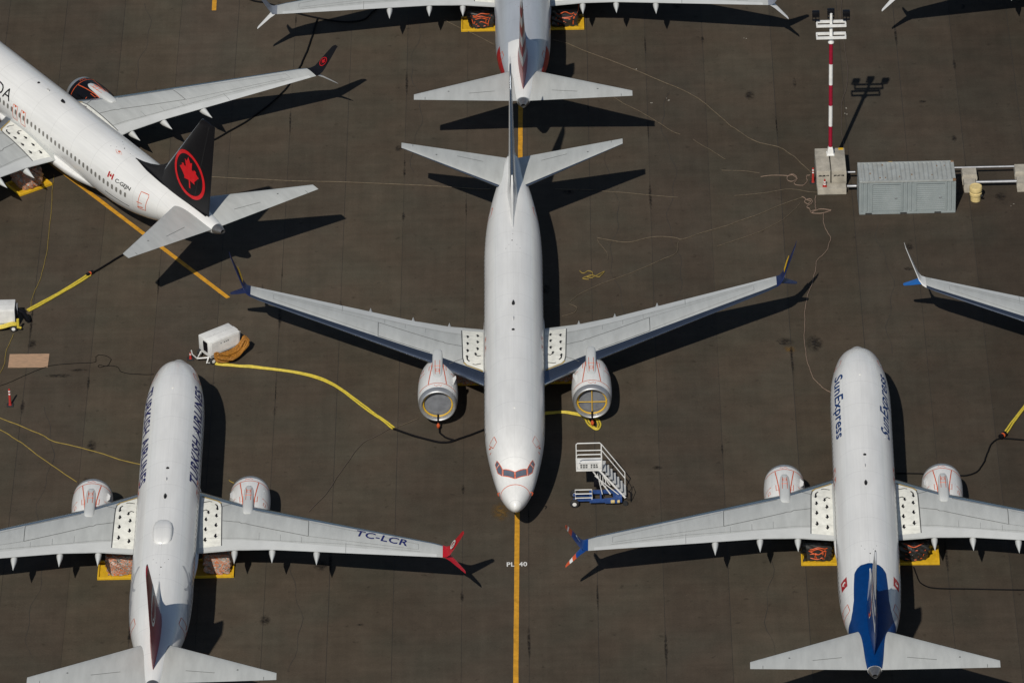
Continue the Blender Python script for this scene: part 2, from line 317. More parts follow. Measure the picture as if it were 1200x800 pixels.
def blob(cx,cy,rx,ry,m,name,z=.0045,n=26,rough=.3):
    ph=[random.random()*6.3 for _ in range(4)]
    vs=[(cx,cy,z)]
    for k in range(n):
        a=2*math.pi*k/n; q=1+rough*(.5*math.sin(2*a+ph[0])+.4*math.sin(3*a+ph[1])+.35*math.sin(5*a+ph[2])+.3*math.sin(8*a+ph[3]))
        vs.append((cx+rx*q*math.cos(a),cy+ry*q*math.sin(a),z))
    mb=MB(); mb.add(vs,[(0,1+k,1+(k+1)%n) for k in range(n)]); return mb.build(name,m,apron,ang=0)
blob(17.55,-2.3,.6,.6,M['stain'],'oil_stain'); blob(17.75,-3.2,.4,.55,M['rustystain'],'rusty_stain'); blob(19.25,-2.6,.55,1.3,M['stain'],'oil_stain'); blob(-30.8,-.5,.3,.75,M['stain'],'oil_stain'); blob(-28.9,-4.35,.9,.28,M['stain'],'oil_stain',z=.0048); blob(-27.6,-3.75,.6,.2,M['stain'],'oil_stain',z=.0052)
blob(-.95,-21.2,.75,1.0,M['rustystain'],'rusty_stain'); blob(25.9,6.3,.35,.3,M['stain'],'oil_stain'); blob(26.1,9.0,.3,.5,M['stain'],'oil_stain'); blob(-9.5,-33.2,.25,.14,M['stain'],'oil_stain'); blob(28.1,27.9,.35,.2,M['stain'],'oil_stain')
blob(22.6,-12.6,.12,.22,M['stain'],'oil_stain')
for (x,y) in ((9.9,28.4),(10.9,29),(11.1,28.7),(8.9,33.2),(8.95,32.8),(16.5,37),(22.9,26.5),(22.95,27.2),(33.2,14.0)):
    for k in range(2): blob(x+random.uniform(-.15,.15),y+random.uniform(-.2,.2),random.uniform(.02,.055),random.uniform(.03,.07),M['concrete'],'litter',z=.006,n=7)

for k in range(60):
    i=random.randrange(14,34); y=random.uniform(-38,42); blob(SEAM[i]+TILT*(y+20),y,random.uniform(.05,.16),random.uniform(.4,2.2),M['stain'],'seam_dirt',z=.0052+.00005*k,n=14)
for k in range(20): blob(random.uniform(-34,34),random.uniform(-38,44),random.uniform(.12,.5),random.uniform(.2,.9),M['stain'],'oil_stain',z=.0105+.00005*k,n=14)
for (x,y0,y1) in ((-29.2,-36,-8),(-13.4,-38,-22),(6.9,-2,22),(10.8,2,30),(15.2,-38,-25),(-6.1,20,44),(24.4,-4,12),(-24.9,24,44)):
    P=[(x+.35*math.sin(y*.5+x)+.12*math.sin(y*1.7),y,.006) for y in frange(y0,y1,.8)]
    mb=MB(); mb.add([(a+q*random.uniform(.006,.02),b,c) for a,b,c in P for q in (-1,1)],[(2*i,2*i+1,2*i+3,2*i+2) for i in range(len(P)-1)]); mb.build('sealed_crack',M['joint'],apron,ang=0)
# ------------------------------------------------------------------ airliner geometry (x right, y forward, s = metres aft of the nose datum)
FUS=[(-.35,.03,2.80,2.70,2.75),(-.22,.24,3.0,2.46,2.75),(.05,.43,3.21,2.22,2.75),(.45,.645,3.41,2.01,2.77),(1.0,.88,3.64,1.84,2.82),(1.6,1.09,3.92,1.73,2.92),(2.25,1.26,4.48,1.63,3.08),(2.8,1.38,4.82,1.57,3.2),(3.5,1.51,5.06,1.52,3.33),(4.5,1.66,5.27,1.47,3.45),(5.8,1.80,5.40,1.44,3.52),(7.2,1.865,5.44,1.43,3.55),(8.5,1.88,5.44,1.43,3.55),(25.,1.88,5.44,1.43,3.55),(27,1.88,5.44,1.5,3.55),(29,1.83,5.44,1.78,3.64),(31,1.69,5.43,2.24,3.85),(33,1.42,5.40,2.85,4.13),(35,1.05,5.33,3.5,4.43),(36.5,.75,5.26,3.98,4.64),(37.6,.52,5.18,4.32,4.78),(38.3,.37,5.10,4.5,4.83),(38.5,.33,5.08,4.55,4.83)]
def pchip(T,c):
    X=[t[0] for t in T];Y=[t[c] for t in T];n=len(X)
    h=[X[i+1]-X[i] for i in range(n-1)];d=[(Y[i+1]-Y[i])/h[i] for i in range(n-1)]
    m=[d[0]]+[0]*(n-2)+[d[-1]]
    for i in range(1,n-1):
        if d[i-1]*d[i]>0:
            a=2*h[i]+h[i-1];b=h[i]+2*h[i-1];m[i]=(a+b)/(a/d[i-1]+b/d[i])
    def f(x):
        x=min(max(x,X[0]),X[-1]);i=0
        while i<n-2 and x>X[i+1]: i+=1
        t=(x-X[i])/h[i]
        return (2*t**3-3*t*t+1)*Y[i]+(t**3-2*t*t+t)*h[i]*m[i]+(-2*t**3+3*t*t)*Y[i+1]+(t**3-t*t)*h[i]*m[i+1]
    return f
fw,ft,fb,fc=[pchip(FUS,c) for c in (1,2,3,4)]
def fus(s,phi,off=0.):
    w,t,b,c=fw(s),ft(s),fb(s),fc(s)
    cs,sn=math.cos(phi),math.sin(phi)
    a=(t-c) if cs>=0 else (c-b)
    p=(w*sn,-s,c+a*cs)
    if off:
        nx,nz=sn*a,cs*w;l=math.hypot(nx,nz) or 1
        e=.02
        ds=((ft(s+e)-ft(s-e))*max(cs,0)+(fw(s+e)-fw(s-e))*abs(sn))/(2*e)
        k=math.sqrt(1+ds*ds)
        p=(p[0]+off*nx/l/k,p[1]+off*ds/k,p[2]+off*nz/l/k)
    return p
def fsurf(s,deg,off=0.): return fus(s,R(deg),off)
FSTAT=frange(-.35,.6,.08)+frange(.7,8.5,.3)+frange(9.3,25,1.6)+frange(25.6,38.1,.5)
WST=[(1.0,13.6,20.88,2.30,.135),(1.9,14.2,20.9,2.4,.13),(4.2,15.8,20.98,2.648,.12),(5.0,16.35,21.12,2.734,.117),(6.4,17.115,21.35,2.885,.112),(16.2,22.46,24.0,3.94,.10),(16.76,22.84,24.15,4.0,.095)]
def wstat(y):
    y=min(max(y,WST[0][0]),WST[-1][0])
    for a,b in zip(WST,WST[1:]):
        if y<=b[0]: t=(y-a[0])/(b[0]-a[0]); return [a[k]+(b[k]-a[k])*t for k in range(1,5)]
    return list(WST[-1][1:])
def half(x): x=min(max(x,0),1); return 5*(.2969*math.sqrt(x)-.126*x-.3516*x*x+.2843*x**3-.1015*x**4)
def camb(x): return .014*4*x*(1-x)
def wing_surf(sg):
    def f(s,y,off=0.):
        LE,TE,z,tc=wstat(y); c=TE-LE; x=(s-LE)/c
        return (sg*y,-s,z+c*(camb(min(max(x,0),1))+tc*half(x))+off)
    return f
NA=16
XF=[(1-math.cos(math.pi*k/NA))/2 for k in range(NA+1)]
RINGX=[(x,1) for x in reversed(XF)]+[(x,-1) for x in XF[1:-1]]
def wing_ring(y,sg):
    LE,TE,z,tc=wstat(y); c=TE-LE
    return [(sg*y,-(LE+x*c),z+c*(camb(x)+q*(tc*half(x)+(.0015 if x>.99 else 0)))) for x,q in RINGX]
def is_le(k,xu=.135,xl=.04):
    n=len(RINGX); a,b=RINGX[k],RINGX[(k+1)%n]; q=1 if (a[1]+b[1]>0 or max(a[0],b[0])<.02) else -1
    return max(a[0],b[0])<=(xu if q>0 else xl)+.015
def section_ring(LE,TE,nrm,tc):
    LE,TE,nrm=Vector(LE),Vector(TE),Vector(nrm).normalized(); ch=TE-LE; c=ch.length
    return [LE+ch*x+nrm*(q*(tc*half(x)+.003)*c) for x,q in RINGX]
def P3(sg,s,y,z): return (sg*y,-s,z)
NACP=[(12.22,1.07),(12.24,1.11),(12.32,1.155),(12.5,1.195),(12.8,1.23),(13.2,1.258),(13.7,1.268),(14.3,1.25),(14.9,1.215),(15.5,1.155),(16.1,1.085),(16.5,1.02),(17.0,.91)]
NACI=[(12.22,1.07),(12.25,1.02),(12.33,.98),(12.5,.945),(12.75,.93),(13.1,.94)]
DS=.78
NACP=[(a+DS if a<15 else 15+DS+(a-15)*.62,b) for a,b in NACP]; NACI=[(a+DS,b) for a,b in NACI]
nacr=pchip([(a,b) for a,b in NACP],1)
NY,NZ=4.83,1.73
def nac_surf(sg):
    def f(s,deg,off=0.):
        r=nacr(s)+off; a=R(deg); return (sg*NY+r*math.sin(a),-s,NZ+.04*(s-14)*.5+r*math.cos(a)*(1.0 if math.cos(a)>0 else .97))
    return f
FZ0,FZ1=5.0,12.46
def fin_stat(z): t=(z-FZ0)/(FZ1-FZ0); return 30.72+t*(36.95-30.72),37.14+t*(38.5-37.14),.085-.005*t
def fin_surf(sd):
    def f(s,z,off=0.):
        LE,TE,tc=fin_stat(z); c=TE-LE; return (sd*(tc*half((s-LE)/c)*c+.004+off),-s,z)
    return f
def stab_stat(y): t=(y-.5)/(7.24-.5); return 34.05+t*(38.36-34.05),38.15+t*(39.06-38.15),4.9+t*(5.66-4.9),.10-.015*t
def stab_surf(sg):
    def f(s,y,off=0.):
        LE,TE,z,tc=stab_stat(y); c=TE-LE; return (sg*y,-s,z+tc*half((s-LE)/c)*c+.003+off)
    return f
def arc(cx,cy,r,a0,a1,n=20): return [(cx+r*math.cos(R(a0+(a1-a0)*k/n)),cy+r*math.sin(R(a0+(a1-a0)*k/n))) for k in range(n+1)]
def ring2d(r0,r1,n=48,sx=1.,sy=1.):
    v=[(r*math.cos(2*math.pi*k/n)*sx,r*math.sin(2*math.pi*k/n)*sy) for r in (r0,r1) for k in range(n)]
    return v,[(k,(k+1)%n,n+(k+1)%n,n+k) for k in range(n)]
LEAFH=[(0,1.0),(.17,.68),(.36,.77),(.28,.33),(.43,.28),(.49,.41),(.70,.36),(.66,.24),(.93,.06),(.80,-.02),(.46,-.36),(.50,-.50),(.06,-.44),(.06,-.92)]
LEAF=LEAFH+[(-a,b) for a,b in reversed(LEAFH[1:])]
def xz_map(surf,cs,cz,flip):  # 2d x to the right as seen from that side
    return lambda a,b: surf(cs+(a if flip else -a),cz+b,.006)
_geo={}
def gear_leg(par,x,s,ztop,r,wr,ww,gap,name,wrap=None,wrapmat=None):
    mb=MB(); mb.tube([(x,-s,ztop),(x,-s,wr)],r,10); mb.tube([(x-gap-ww/2,-s,wr),(x+gap+ww/2,-s,wr)],r*.8,8); mb.tube([(x,-s-.05,ztop*.9),(x,-s+.75,ztop)],r*.5,8)
    g=mb.build(name,M['gear'],par)
    for q in (-1,1):
        cx=x+q*gap; prof=[(-ww/2,wr*.55),(-ww/2,wr*.86),(-ww/2+.05,wr*.97),(0,wr),(ww/2-.05,wr*.97),(ww/2,wr*.86),(ww/2,wr*.55)]
        wh=MB().lathe(prof,(cx,-s,wr),'x',24).build('wheel',M['rubber'],g); MB().lathe([(-ww/2-.012,wr*.5),(ww/2+.012,wr*.5)],(cx,-s,wr),'x',16).build('rim',M['gear'],g)
    return g
def lumpy(cx,cy,z0,lx,ly,lz,seed,amp=.1,n=14):
    rnd=random.Random(seed); bm=bmesh.new(); bmesh.ops.create_cube(bm,size=1); bmesh.ops.subdivide_edges(bm,edges=list(bm.edges),cuts=n,use_grid_fill=True)
    ph=[(rnd.uniform(3,9),rnd.uniform(3,9),rnd.uniform(3,9),rnd.uniform(0,6.3)) for _ in range(9)]
    mb=MB(); bm.verts.index_update(); vs=[]
    for v in bm.verts:
        p=v.co.copy(); d=p.normalized(); p=p*.72+d*.40*.6
        q=sum(math.sin(a*p.x*1.8+b*p.y*1.8+c*p.z*1.8+e) for a,b,c,e in ph)/9; q=abs(q)*2-.35
        p*=1+amp*q*1.6
        vs.append((cx+p.x*lx,cy+p.y*ly,max(z0+.01,z0+lz*.5+p.z*lz)))
    mb.add(vs,[[v.index for v in f.verts] for f in bm.faces]); bm.free(); return mb
def airliner(cfg):
    root=empty('airliner',(cfg['x'],cfg['y'],0),-R(cfg['h'])); tag(root,cfg['label'],'airliner',cfg.get('group'))
    body=M[cfg.get('body','white')]; det=cfg.get('detail',True)
    # fuselage
    mb=MB(); n=72
    mb.loft([[fus(s,2*math.pi*k/n) for k in range(n)] for s in FSTAT]); fo=mb.build('fuselage',body,root,60)
    mb=MB(); ss=frange(38.1,38.85,.15)
    def cone_r(s): return .405-.24*((s-38.1)/.75)**1.3
    rings=[[(cone_r(s)*math.sin(2*math.pi*k/24)*.98,-s,4.80+.13*(s-38.1)/.75+cone_r(s)*math.cos(2*math.pi*k/24)*(.85)) for k in range(24)] for s in ss]
    inn=[[(a*.8,b+.02,4.93+(c-4.93)*.8) for a,b,c in rings[-1]],[(a*.7,b+.4,4.93+(c-4.93)*.7) for a,b,c in rings[-1]]]
    tc=mb.loft(rings,True,False).build('tail_cone',M['exhaust'],root,60); mb=MB(); mb.loft([rings[-1]]+inn,False,True).build('exhaust_opening',M['dark'],tc)
    mb=MB(); FB=[(12.0,1.25,.60),(12.8,1.6,.85),(13.8,1.85,1.02),(15.5,2.0,1.1),(18,2.0,1.14),(20.5,1.97,1.14),(22,1.92,1.1),(23.3,1.78,.98),(24.6,1.5,.8),(25.6,1.1,.55)]
    mb.loft([[(w_*math.sin(2*math.pi*k/40),-s,2.30+h_*math.cos(2*math.pi*k/40)*(1 if math.cos(2*math.pi*k/40)<0 else .30)) for k in range(40)] for s,w_,h_ in FB]).build('belly_fairing',body,root,60)
    # wings
    for sg in (1,-1):
        ws=wing_surf(sg); ys=[1.0,1.9,3.0,4.2,5.0,6.4,9,12,14.5,16.2,16.76]
        rings=[wing_ring(y,sg) for y in ys]
        wg=MB().loft(rings,True,True,skip=lambda i,k: is_le(k)).build('wing',M['wing'],root,50)
        MB().loft(rings,False,False,skip=lambda i,k: not is_le(k)).build('leading_edge_slat',M['metal'],wg,60)
        # flap and spoiler seams
        def fr(y,x): LE,TE,_,_=wstat(y); return (LE+(TE-LE)*x,y)
        ln=MB()
        pts=[(18.13,3.32),(18.3,3.9),(18.42,4.35),(18.58,4.5),(18.62,4.75),(18.75,4.95),fr(8.6,.62)]
        ln.strip(ws,pts,.045,.012); ln.strip(ws,[fr(8.6,.62),fr(8.6,.17)],.04,.012); ln.strip(ws,[fr(8.6,.17),fr(5.3,.165)],.045,.012); ln.strip(ws,[(16.6,3.25),(16.15,4.1)],.04,.012)
        ln.build('panel_line',M['line'],wg,0)
        ln=MB(); ln.strip(ws,[fr(8.6,.62),fr(15.3,.66),fr(15.3,.36),fr(15.28,.34),fr(8.8,.62)][:3],.035,.012); ln.strip(ws,[fr(15.3,.36),fr(8.7,.2)],.035,.012); ln.strip(ws,[fr(10.9,.70),fr(10.9,.99)],.04,.012); ln.strip(ws,[fr(10.9,.73),fr(15.4,.76)],.03,.012); ln.strip(ws,[fr(2,.80),fr(4.3,.79),fr(10.9,.73)],.03,.012)
        for y in (5.6,6.9,8.2): ln.strip(ws,[fr(y,.66),fr(y,.8)],.03,.012)
        ln.build('flap_seam',M['faint'],wg,0)
        # lighter flap zone behind the spoilers
        mb=MB(); A=[]
        for y in frange(1.95,16.4,.6):
            for x in (.82,.87,.92,.97,.995): A.append(ws(*fr(y,x),.005))
        m=len(frange(1.95,16.4,.6)); mb.add(A,[(5*i+j,5*i+j+1,5*i+j+6,5*i+j+5) for i in range(m-1) for j in range(4)]); mb.build('flap',M['wing2'],wg,0)
        # walkway with escape arrows
        poly=[(15.35,1.95),(15.5,2.15),(15.98,2.95),(16.25,3.12),(16.7,3.2),(20.45,3.28),(20.45,1.95)]
        v2=[(y,s) for s,y in poly]; wk=MB().decal(v2,[tuple(range(len(v2)))],lambda a,b: ws(b,a,.012),frange(2.1,3.2,.25),frange(15.5,20.4,.3)).build('walkway',M['walk'],wg,0)
        mb=MB().strip(ws,[(15.25,1.97),(15.42,2.2),(15.92,3.0),(16.2,3.18)],.09,.015); mb.build('walkway_edge',M['tan'],wg,0)
        mb=MB().strip(ws,[(16.2,3.17),(16.7,3.25),(20.45,3.33)],.05,.014); mb.build('walkway_border',M['dark'],wg,0)
        ar=MB()
        def arrow(y,s,k=.78):
            q=[(-.05*k,-.28*k),(.05*k,-.28*k),(.05*k,0),(.15*k,0),(0,.24*k),(-.15*k,0),(-.05*k,0)]
            ar.decal([(y+a,s+b) for a,b in q],[tuple(range(7))],lambda a,b: ws(b,a,.018))
        for s in (17.9,18.85,19.8): arrow(2.32,s)
        for s in (17.6,18.55,19.55): arrow(2.95,s)
        ar.strip(ws,[(16.05,2.1),(15.95,2.45),(16.0,2.62)],.07,.018); ar.strip(ws,[(17.0,2.1),(16.9,2.28),(17.05,2.42),(17.3,2.45)],.08,.018); ar.strip(ws,[(16.3,2.82),(16.5,2.95),(16.85,2.98)],.09,.018); arrow(2.98,16.85,.7); arrow(2.45,17.2,.7)
        ar.split('escape_arrow',M['black'],wg,0)
        # flap track fairings
        for y in (4.12,6.42,9.13):
            LE,TE,z,_=wstat(y); z-=.10; rg=[]
            for t,wd,zt,zb in ((-1.9,.03,-.02,-.1),(-1.2,.14,.05,-.30),(-.5,.20,.10,-.40),(0,.195,.08,-.40),(.35,.125,-.03,-.34),(.65,.062,-.12,-.29),(.95,.006,-.20,-.22)):
                s=TE+t; k=.96 if y<5 else 1
                rg.append([(sg*(y+wd*math.cos(a)),-s,z+(zt+zb)/2+(zt-zb)/2*math.sin(a)) for a in [2*math.pi*j/14 for j in range(14)]])
            MB().loft(rg).build('flap_track_fairing',M['wing2'] if cfg.get('body')!='silver' else M['wing2'],wg,60)
        # winglets
        def wl(secs,m,name):
            rg=[]
            for i,(a,b,tc) in enumerate(secs):
                A=[Vector(P3(sg,*q)) for q in (secs[max(i-1,0)][0],secs[min(i+1,len(secs)-1)][0])]; sp=A[1]-A[0]
                LE,TE=Vector(P3(sg,*a)),Vector(P3(sg,*b)); nn=sp.cross(TE-LE)
                if nn.z<0: nn=-nn
                if i==0: nn=Vector((0,0,1))
                rg.append(section_ring(LE,TE,nn,tc))
            return MB().loft(rg).build(name,m,root,60)
        up=wl([((22.84,16.76,4.0),(24.15,16.76,4.0),.095),((23.06,17.0,4.06),(24.22,17.0,4.06),.09),((23.32,17.2,4.27),(24.32,17.2,4.27),.085),((23.55,17.36,4.62),(24.43,17.38,4.62),.08),((24.0,17.72,5.4),(24.66,17.75,5.4),.08),((24.38,17.99,6.0),(24.83,18.02,6.0),.08),((24.62,18.06,6.18),(24.9,18.09,6.18),.06)],M[cfg['wu']],'winglet_blade')
        wl([((23.28,16.9,4.0),(24.2,16.9,4.0),.06),((23.55,17.2,3.83),(24.3,17.2,3.83),.08),((23.98,17.65,3.52),(24.52,17.65,3.52),.08),((24.38,18.05,3.25),(24.72,18.05,3.25),.08),((24.52,18.12,3.2),(24.74,18.12,3.2),.06)],M[cfg['wl']],'winglet_blade')
        if cfg.get('wemb'): cfg['wemb'](root,up,sg)
        # engine and pylon
        ns=nac_surf(sg); nm=M[cfg.get('nac','white')]
        k_=36
        def nring(s,r): return [(sg*NY+r*math.sin(2*math.pi*k/k_),-s,NZ+.02*(s-14)+r*math.cos(2*math.pi*k/k_)*(1. if math.cos(2*math.pi*k/k_)>0 else .97)) for k in range(k_)]
        en=MB().loft([nring(s,nacr(s)) for s in [12.62+DS]+[a for a,b in NACP if a>12.7+DS]],False,False).build('engine_nacelle',nm,root,60)
        MB().loft([nring(s,nacr(s)) for s in (12.62+DS,12.5+DS,12.32+DS,12.24+DS)]+[nring(s,r) for s,r in NACI],False,False).build('inlet_lip',M['lip'],en,80)
        fan=MB().loft([nring(12.66+DS,.925),nring(12.60+DS,.6),nring(12.57+DS,.25),nring(12.56+DS,.02)],False,True).build('inlet_cover',M['cover'],en,60)
        if det:
            rg=MB(); q=nring(12.52+DS,.90); rg.tube(q,.045,6,closed=True); rg.build('cover_ring',M['yellow'],en)
            if sg<0: MB().tube([(sg*NY-.86,-12.5-DS,NZ-.03),(sg*NY+.86,-12.5-DS,NZ-.03)],.03,6).tube([(sg*NY,-12.49-DS,NZ-.86),(sg*NY,-12.49-DS,NZ+.84)],.03,6).build('cover_cross_strap',M['yellow'],en)
            MB().tube([(sg*NY,-12.5-DS,NZ-.75),(sg*NY,-12.3-DS,NZ-.95),(sg*NY,-12.05-DS,NZ-1.1)],.06,8).build('drain_tube',M['black_cable'],en); MB().lathe([(0,.05),(.06,.10),(.2,.11),(.22,.07),(.30,.07),(.32,.05)],(sg*NY,-12.02-DS,NZ-1.45),'z',12).build('drain_plug',M['tape'],en)
        MB().loft([nring(16.99,.9),nring(17.01,.5)],False,False).build('fan_nozzle',M['dark'],en); MB().loft([nring(16.9,.5),nring(17.4,.46),nring(17.8,.38),nring(17.82,.32),nring(18.3,.05)],True,True).build('core_nozzle',M['exhaust'],en,60)
        st=MB(); i_=-sg
        a=ns(14.2,i_*52,-.02);b=ns(15.1,i_*52,-.02);c=ns(15.1,i_*52,.20);d=ns(14.75,i_*52,.22)
        st.add([a,b,c,d]+[(p[0],p[1],p[2]+.03) for p in (a,b,c,d)],[(0,1,2,3),(4,5,6,7),(0,1,5,4),(1,2,6,5),(2,3,7,6),(3,0,4,7)]); st.build('nacelle_strake',nm,en)
        py=MB(); rg=[]
        for s,wd,zt,zb in ((14.3,.06,2.97,2.8),(14.4,.20,3.01,2.6),(14.62,.30,3.04,2.4),(15.0,.335,3.08,2.3),(15.6,.34,3.12,2.3),(16.2,.34,3.16,2.3),(16.8,.34,3.17,2.4),(17.2,.33,3.16,2.5),(17.45,.29,3.14,2.6),(17.58,.20,3.11,2.7)):
            rg.append([(sg*NY+wd*math.copysign(abs(math.cos(a))**.55,math.cos(a)),-s,(zt+zb)/2+(zt-zb)/2*math.copysign(abs(math.sin(a))**.6,math.sin(a))) for a in [2*math.pi*j/20 for j in range(20)]])
        py.loft(rg).build('pylon',M['wing2'],root,60)
        if det:
            tp=MB()
            for q in (-1,1):
                tp.strip(ns,[(16.6,q*17),(15.6,q*18),(14.7,q*22),(13.85,q*27)],.06,.008); tp.strip(ns,[(15.45,q*18),(15.35,q*45),(15.45,q*78)],.05,.008)
                tp.strip(ns,[(15.95,q*18),(15.95,q*26),(15.4,q*26)],.04,.009)
            tp.strip(ns,[(13.8,a) for a in range(-65,66,5)],.05,.008)
            tp.strip(ns,[(15.7,sg*48),(15.7,sg*57),(15.95,sg*57),(15.95,sg*48)],.04,.01,closed=True); tp.strip(ns,[(13.62,-12),(13.5,-10),(13.62,-5),(13.5,3),(13.62,10)],.04,.01)
            tp.split('orange_tape',M['tape'],en,0)
            tp=MB()
            for q in (-1,1): tp.tube([(sg*NY+q*.14,-14.75,3.055),(sg*NY+q*.15,-15.4,3.11),(sg*NY+q*.15,-16.2,3.155)],.018,4)
            tp.tube([(sg*NY-.2,-15.6,3.11),(sg*NY,-15.6,3.125),(sg*NY+.2,-15.6,3.11)],.02,4); tp.tube([(sg*NY-.1,-15.25,3.10),(sg*NY+.1,-15.25,3.10),(sg*NY+.1,-15.0,3.08),(sg*NY-.1,-15.0,3.08)],.018,4,closed=True)
            tp.split('orange_tape',M['tape'],en,0)
        # stabiliser
        ys=[.3,.9,2,4,6,7.1,7.24]; rings=[]
        for y in ys:
            LE,TE,z,tc=stab_stat(y); k=1.0 if y<7.2 else .8
            c=TE-LE; rings.append([(sg*y,-(LE+x*c),z+q*(tc*half(x)*c*k+.003)) for x,q in RINGX])
        sb=MB().loft(rings,True,True,skip=lambda i,k: is_le(k,.05,.05)).build('horizontal_stabiliser',M['wing'] if cfg.get('stab','wing')=='wing' else M[cfg['stab']],root,50)
        MB().loft(rings,False,False,skip=lambda i,k: not is_le(k,.05,.05)).build('stabiliser_leading_edge',M['metal'],sb,60)
        ss_=stab_surf(sg); ln=MB()
        def sf(y,x): a,b,_,_=stab_stat(y); return (a+(b-a)*x,y)
        ln.strip(ss_,[sf(1.9,.68),sf(3.6,.68)],.04,.01); ln.strip(ss_,[sf(6.5,.72),sf(6.5,.98)],.03,.01); ln.strip(ss_,[sf(4.9,.45),sf(5.0,.45)],.1,.01)
        ln.build('elevator_seam',M['line'],sb,0)
        # main gear
        gr=gear_leg(root,sg*2.86,18.7,2.4,.12,.57,.42,.43,'main_gear')
        if cfg.get('wrap')=='plastic':
            lumpy(sg*2.95,-18.9,.09,1.5,1.4,1.35,int(cfg['x']*7+sg),.16).build('wheel_wrap',M['plastic'],gr,60)
        elif cfg.get('wrap')=='black':
            lumpy(sg*2.9,-18.85,.09,1.65,1.45,1.3,int(cfg['x']*5+sg),.12).build('wheel_wrap',M['darkwrap'],gr,60)
            rn=random.Random(int(cfg['x']*3)+sg); tb=MB()
            for k in range(5):
                x0=sg*2.9; yb=-19.55-.03*k; z0=.3+.22*k+rn.uniform(-.05,.05)
                tb.tube(smooth_path([(x0-.75,yb+.3,z0),(x0-.45,yb-.05,z0+rn.uniform(-.15,.15)),(x0,yb-.10,z0+rn.uniform(-.2,.2)),(x0+.45,yb-.05,z0+rn.uniform(-.15,.15)),(x0+.75,yb+.3,z0+rn.uniform(-.2,.2))],4),.035,5)
            for k in range(4):
                x0=sg*2.9+rn.uniform(-.6,.6); tb.tube(smooth_path([(x0,-19.62,.25),(x0+rn.uniform(-.2,.2),-19.66,.75),(x0+rn.uniform(-.4,.4),-19.45,1.25),(x0+rn.uniform(-.5,.5),-18.8,1.42)],4),.035,5)
            tb.build('orange_strap',M['tape'],gr)
    gear_leg(root,0,4.2,1.8,.08,.35,.2,.2,'nose_gear')
    # fin
    fm=cfg['fin'] if not isinstance(cfg['fin'],str) else M[cfg['fin']]
    zs=frange(FZ0,FZ1,.55)+[FZ1+.06]; rings=[]
    for z in zs:
        LE,TE,tc=fin_stat(min(z,FZ1)); k=1.0 if z<=FZ1 else .55; c=TE-LE; d=.15*c if z>FZ1 else 0
        fl=1+.55*max(0,(6.1-z)/1.1)**2
        rings.append([(q*(tc*half(x)*c*k*fl+.004),-(LE+d*(1-x)+x*(c-d*.2)),z) for x,q in RINGX])
    fi=MB().loft(rings,True,True,skip=lambda i,k: is_le(k,.035,.035)).build('fin',fm,root,50)
    MB().loft(rings,False,False,skip=lambda i,k: not is_le(k,.035,.035)).build('fin_leading_edge',M['metal'],fi,60)
    rg=[]
    for s,zt,wb in ((28.3,5.46,.04),(29.2,5.63,.14),(30.2,5.92,.21),(31.2,6.30,.27),(31.9,6.70,.30),(32.35,7.02,.30)):
        rg.append([(-wb,-s,5.2),(-wb*.55,-s,5.2+(zt-5.2)*.55),(-.05,-s,zt-.03),(0,-s,zt),(.05,-s,zt-.03),(wb*.55,-s,5.2+(zt-5.2)*.55),(wb,-s,5.2)])
    MB().loft(rg).build('dorsal_fin',cfg.get('dors',body),fi,50)
    ln=MB()
    for sd in (1,-1): ln.strip(fin_surf(sd),[(37.14-1.55,5.6),(38.5-.62,12.3)],.03,.008)
    ln.build('rudder_seam',M['faint'] if not cfg.get('darkfin') else M['dark'],fi,0)
    # roof fittings
    MB().loft([[(.10*math.sin(a),-(19.1-.24*math.cos(a)+.10*(1+math.cos(2*a))*.3),z) for a in [2*math.pi*k/14 for k in range(14)]] if z<5.5 else [(.03*math.sin(a),-(19.16-.12*math.cos(a)),z) for a in [2*math.pi*k/14 for k in range(14)]] for z in (5.42,5.47,5.62)]).build('blade_antenna',M['black'],root,60)
    MB().lathe([(-.03,.11),(.03,.10),(.07,.06)],(0.02,-16.0,5.43),'z',12).build('beacon',M['black'],root,60)
    MB().add([(-.012,-17.0,5.43),(.012,-17.0,5.43),(.012,-17.4,5.43),(-.012,-17.4,5.43),(-.012,-17.2,5.58),(.012,-17.2,5.58),(.012,-17.42,5.58),(-.012,-17.42,5.58)],[(0,1,2,3),(4,5,6,7),(0,1,5,4),(1,2,6,5),(2,3,7,6),(3,0,4,7)]).build('blade_antenna',M['gear'],root,0)
    MB().lathe([(-.02,.05),(.03,.04)],(0.05,-26.8,5.43),'z',8).build('beacon',M['dark'],root)
    MB().lathe([(-.02,.07),(.05,.05)],(-.02,-6.9,5.42),'z',8).build('drain_dome',M['walk'],root)
    for (a,b) in ((.25,26.3),(-.25,26.3),(.45,25.9),(-.45,25.9),(0,27.6)) if det else ():
        MB().lathe([(-.03,.035),(.012,.03)],(a,-b,fus(b,math.asin(a/1.88))[2]),'z',7).build('rivet_cap',M['faint'],root)
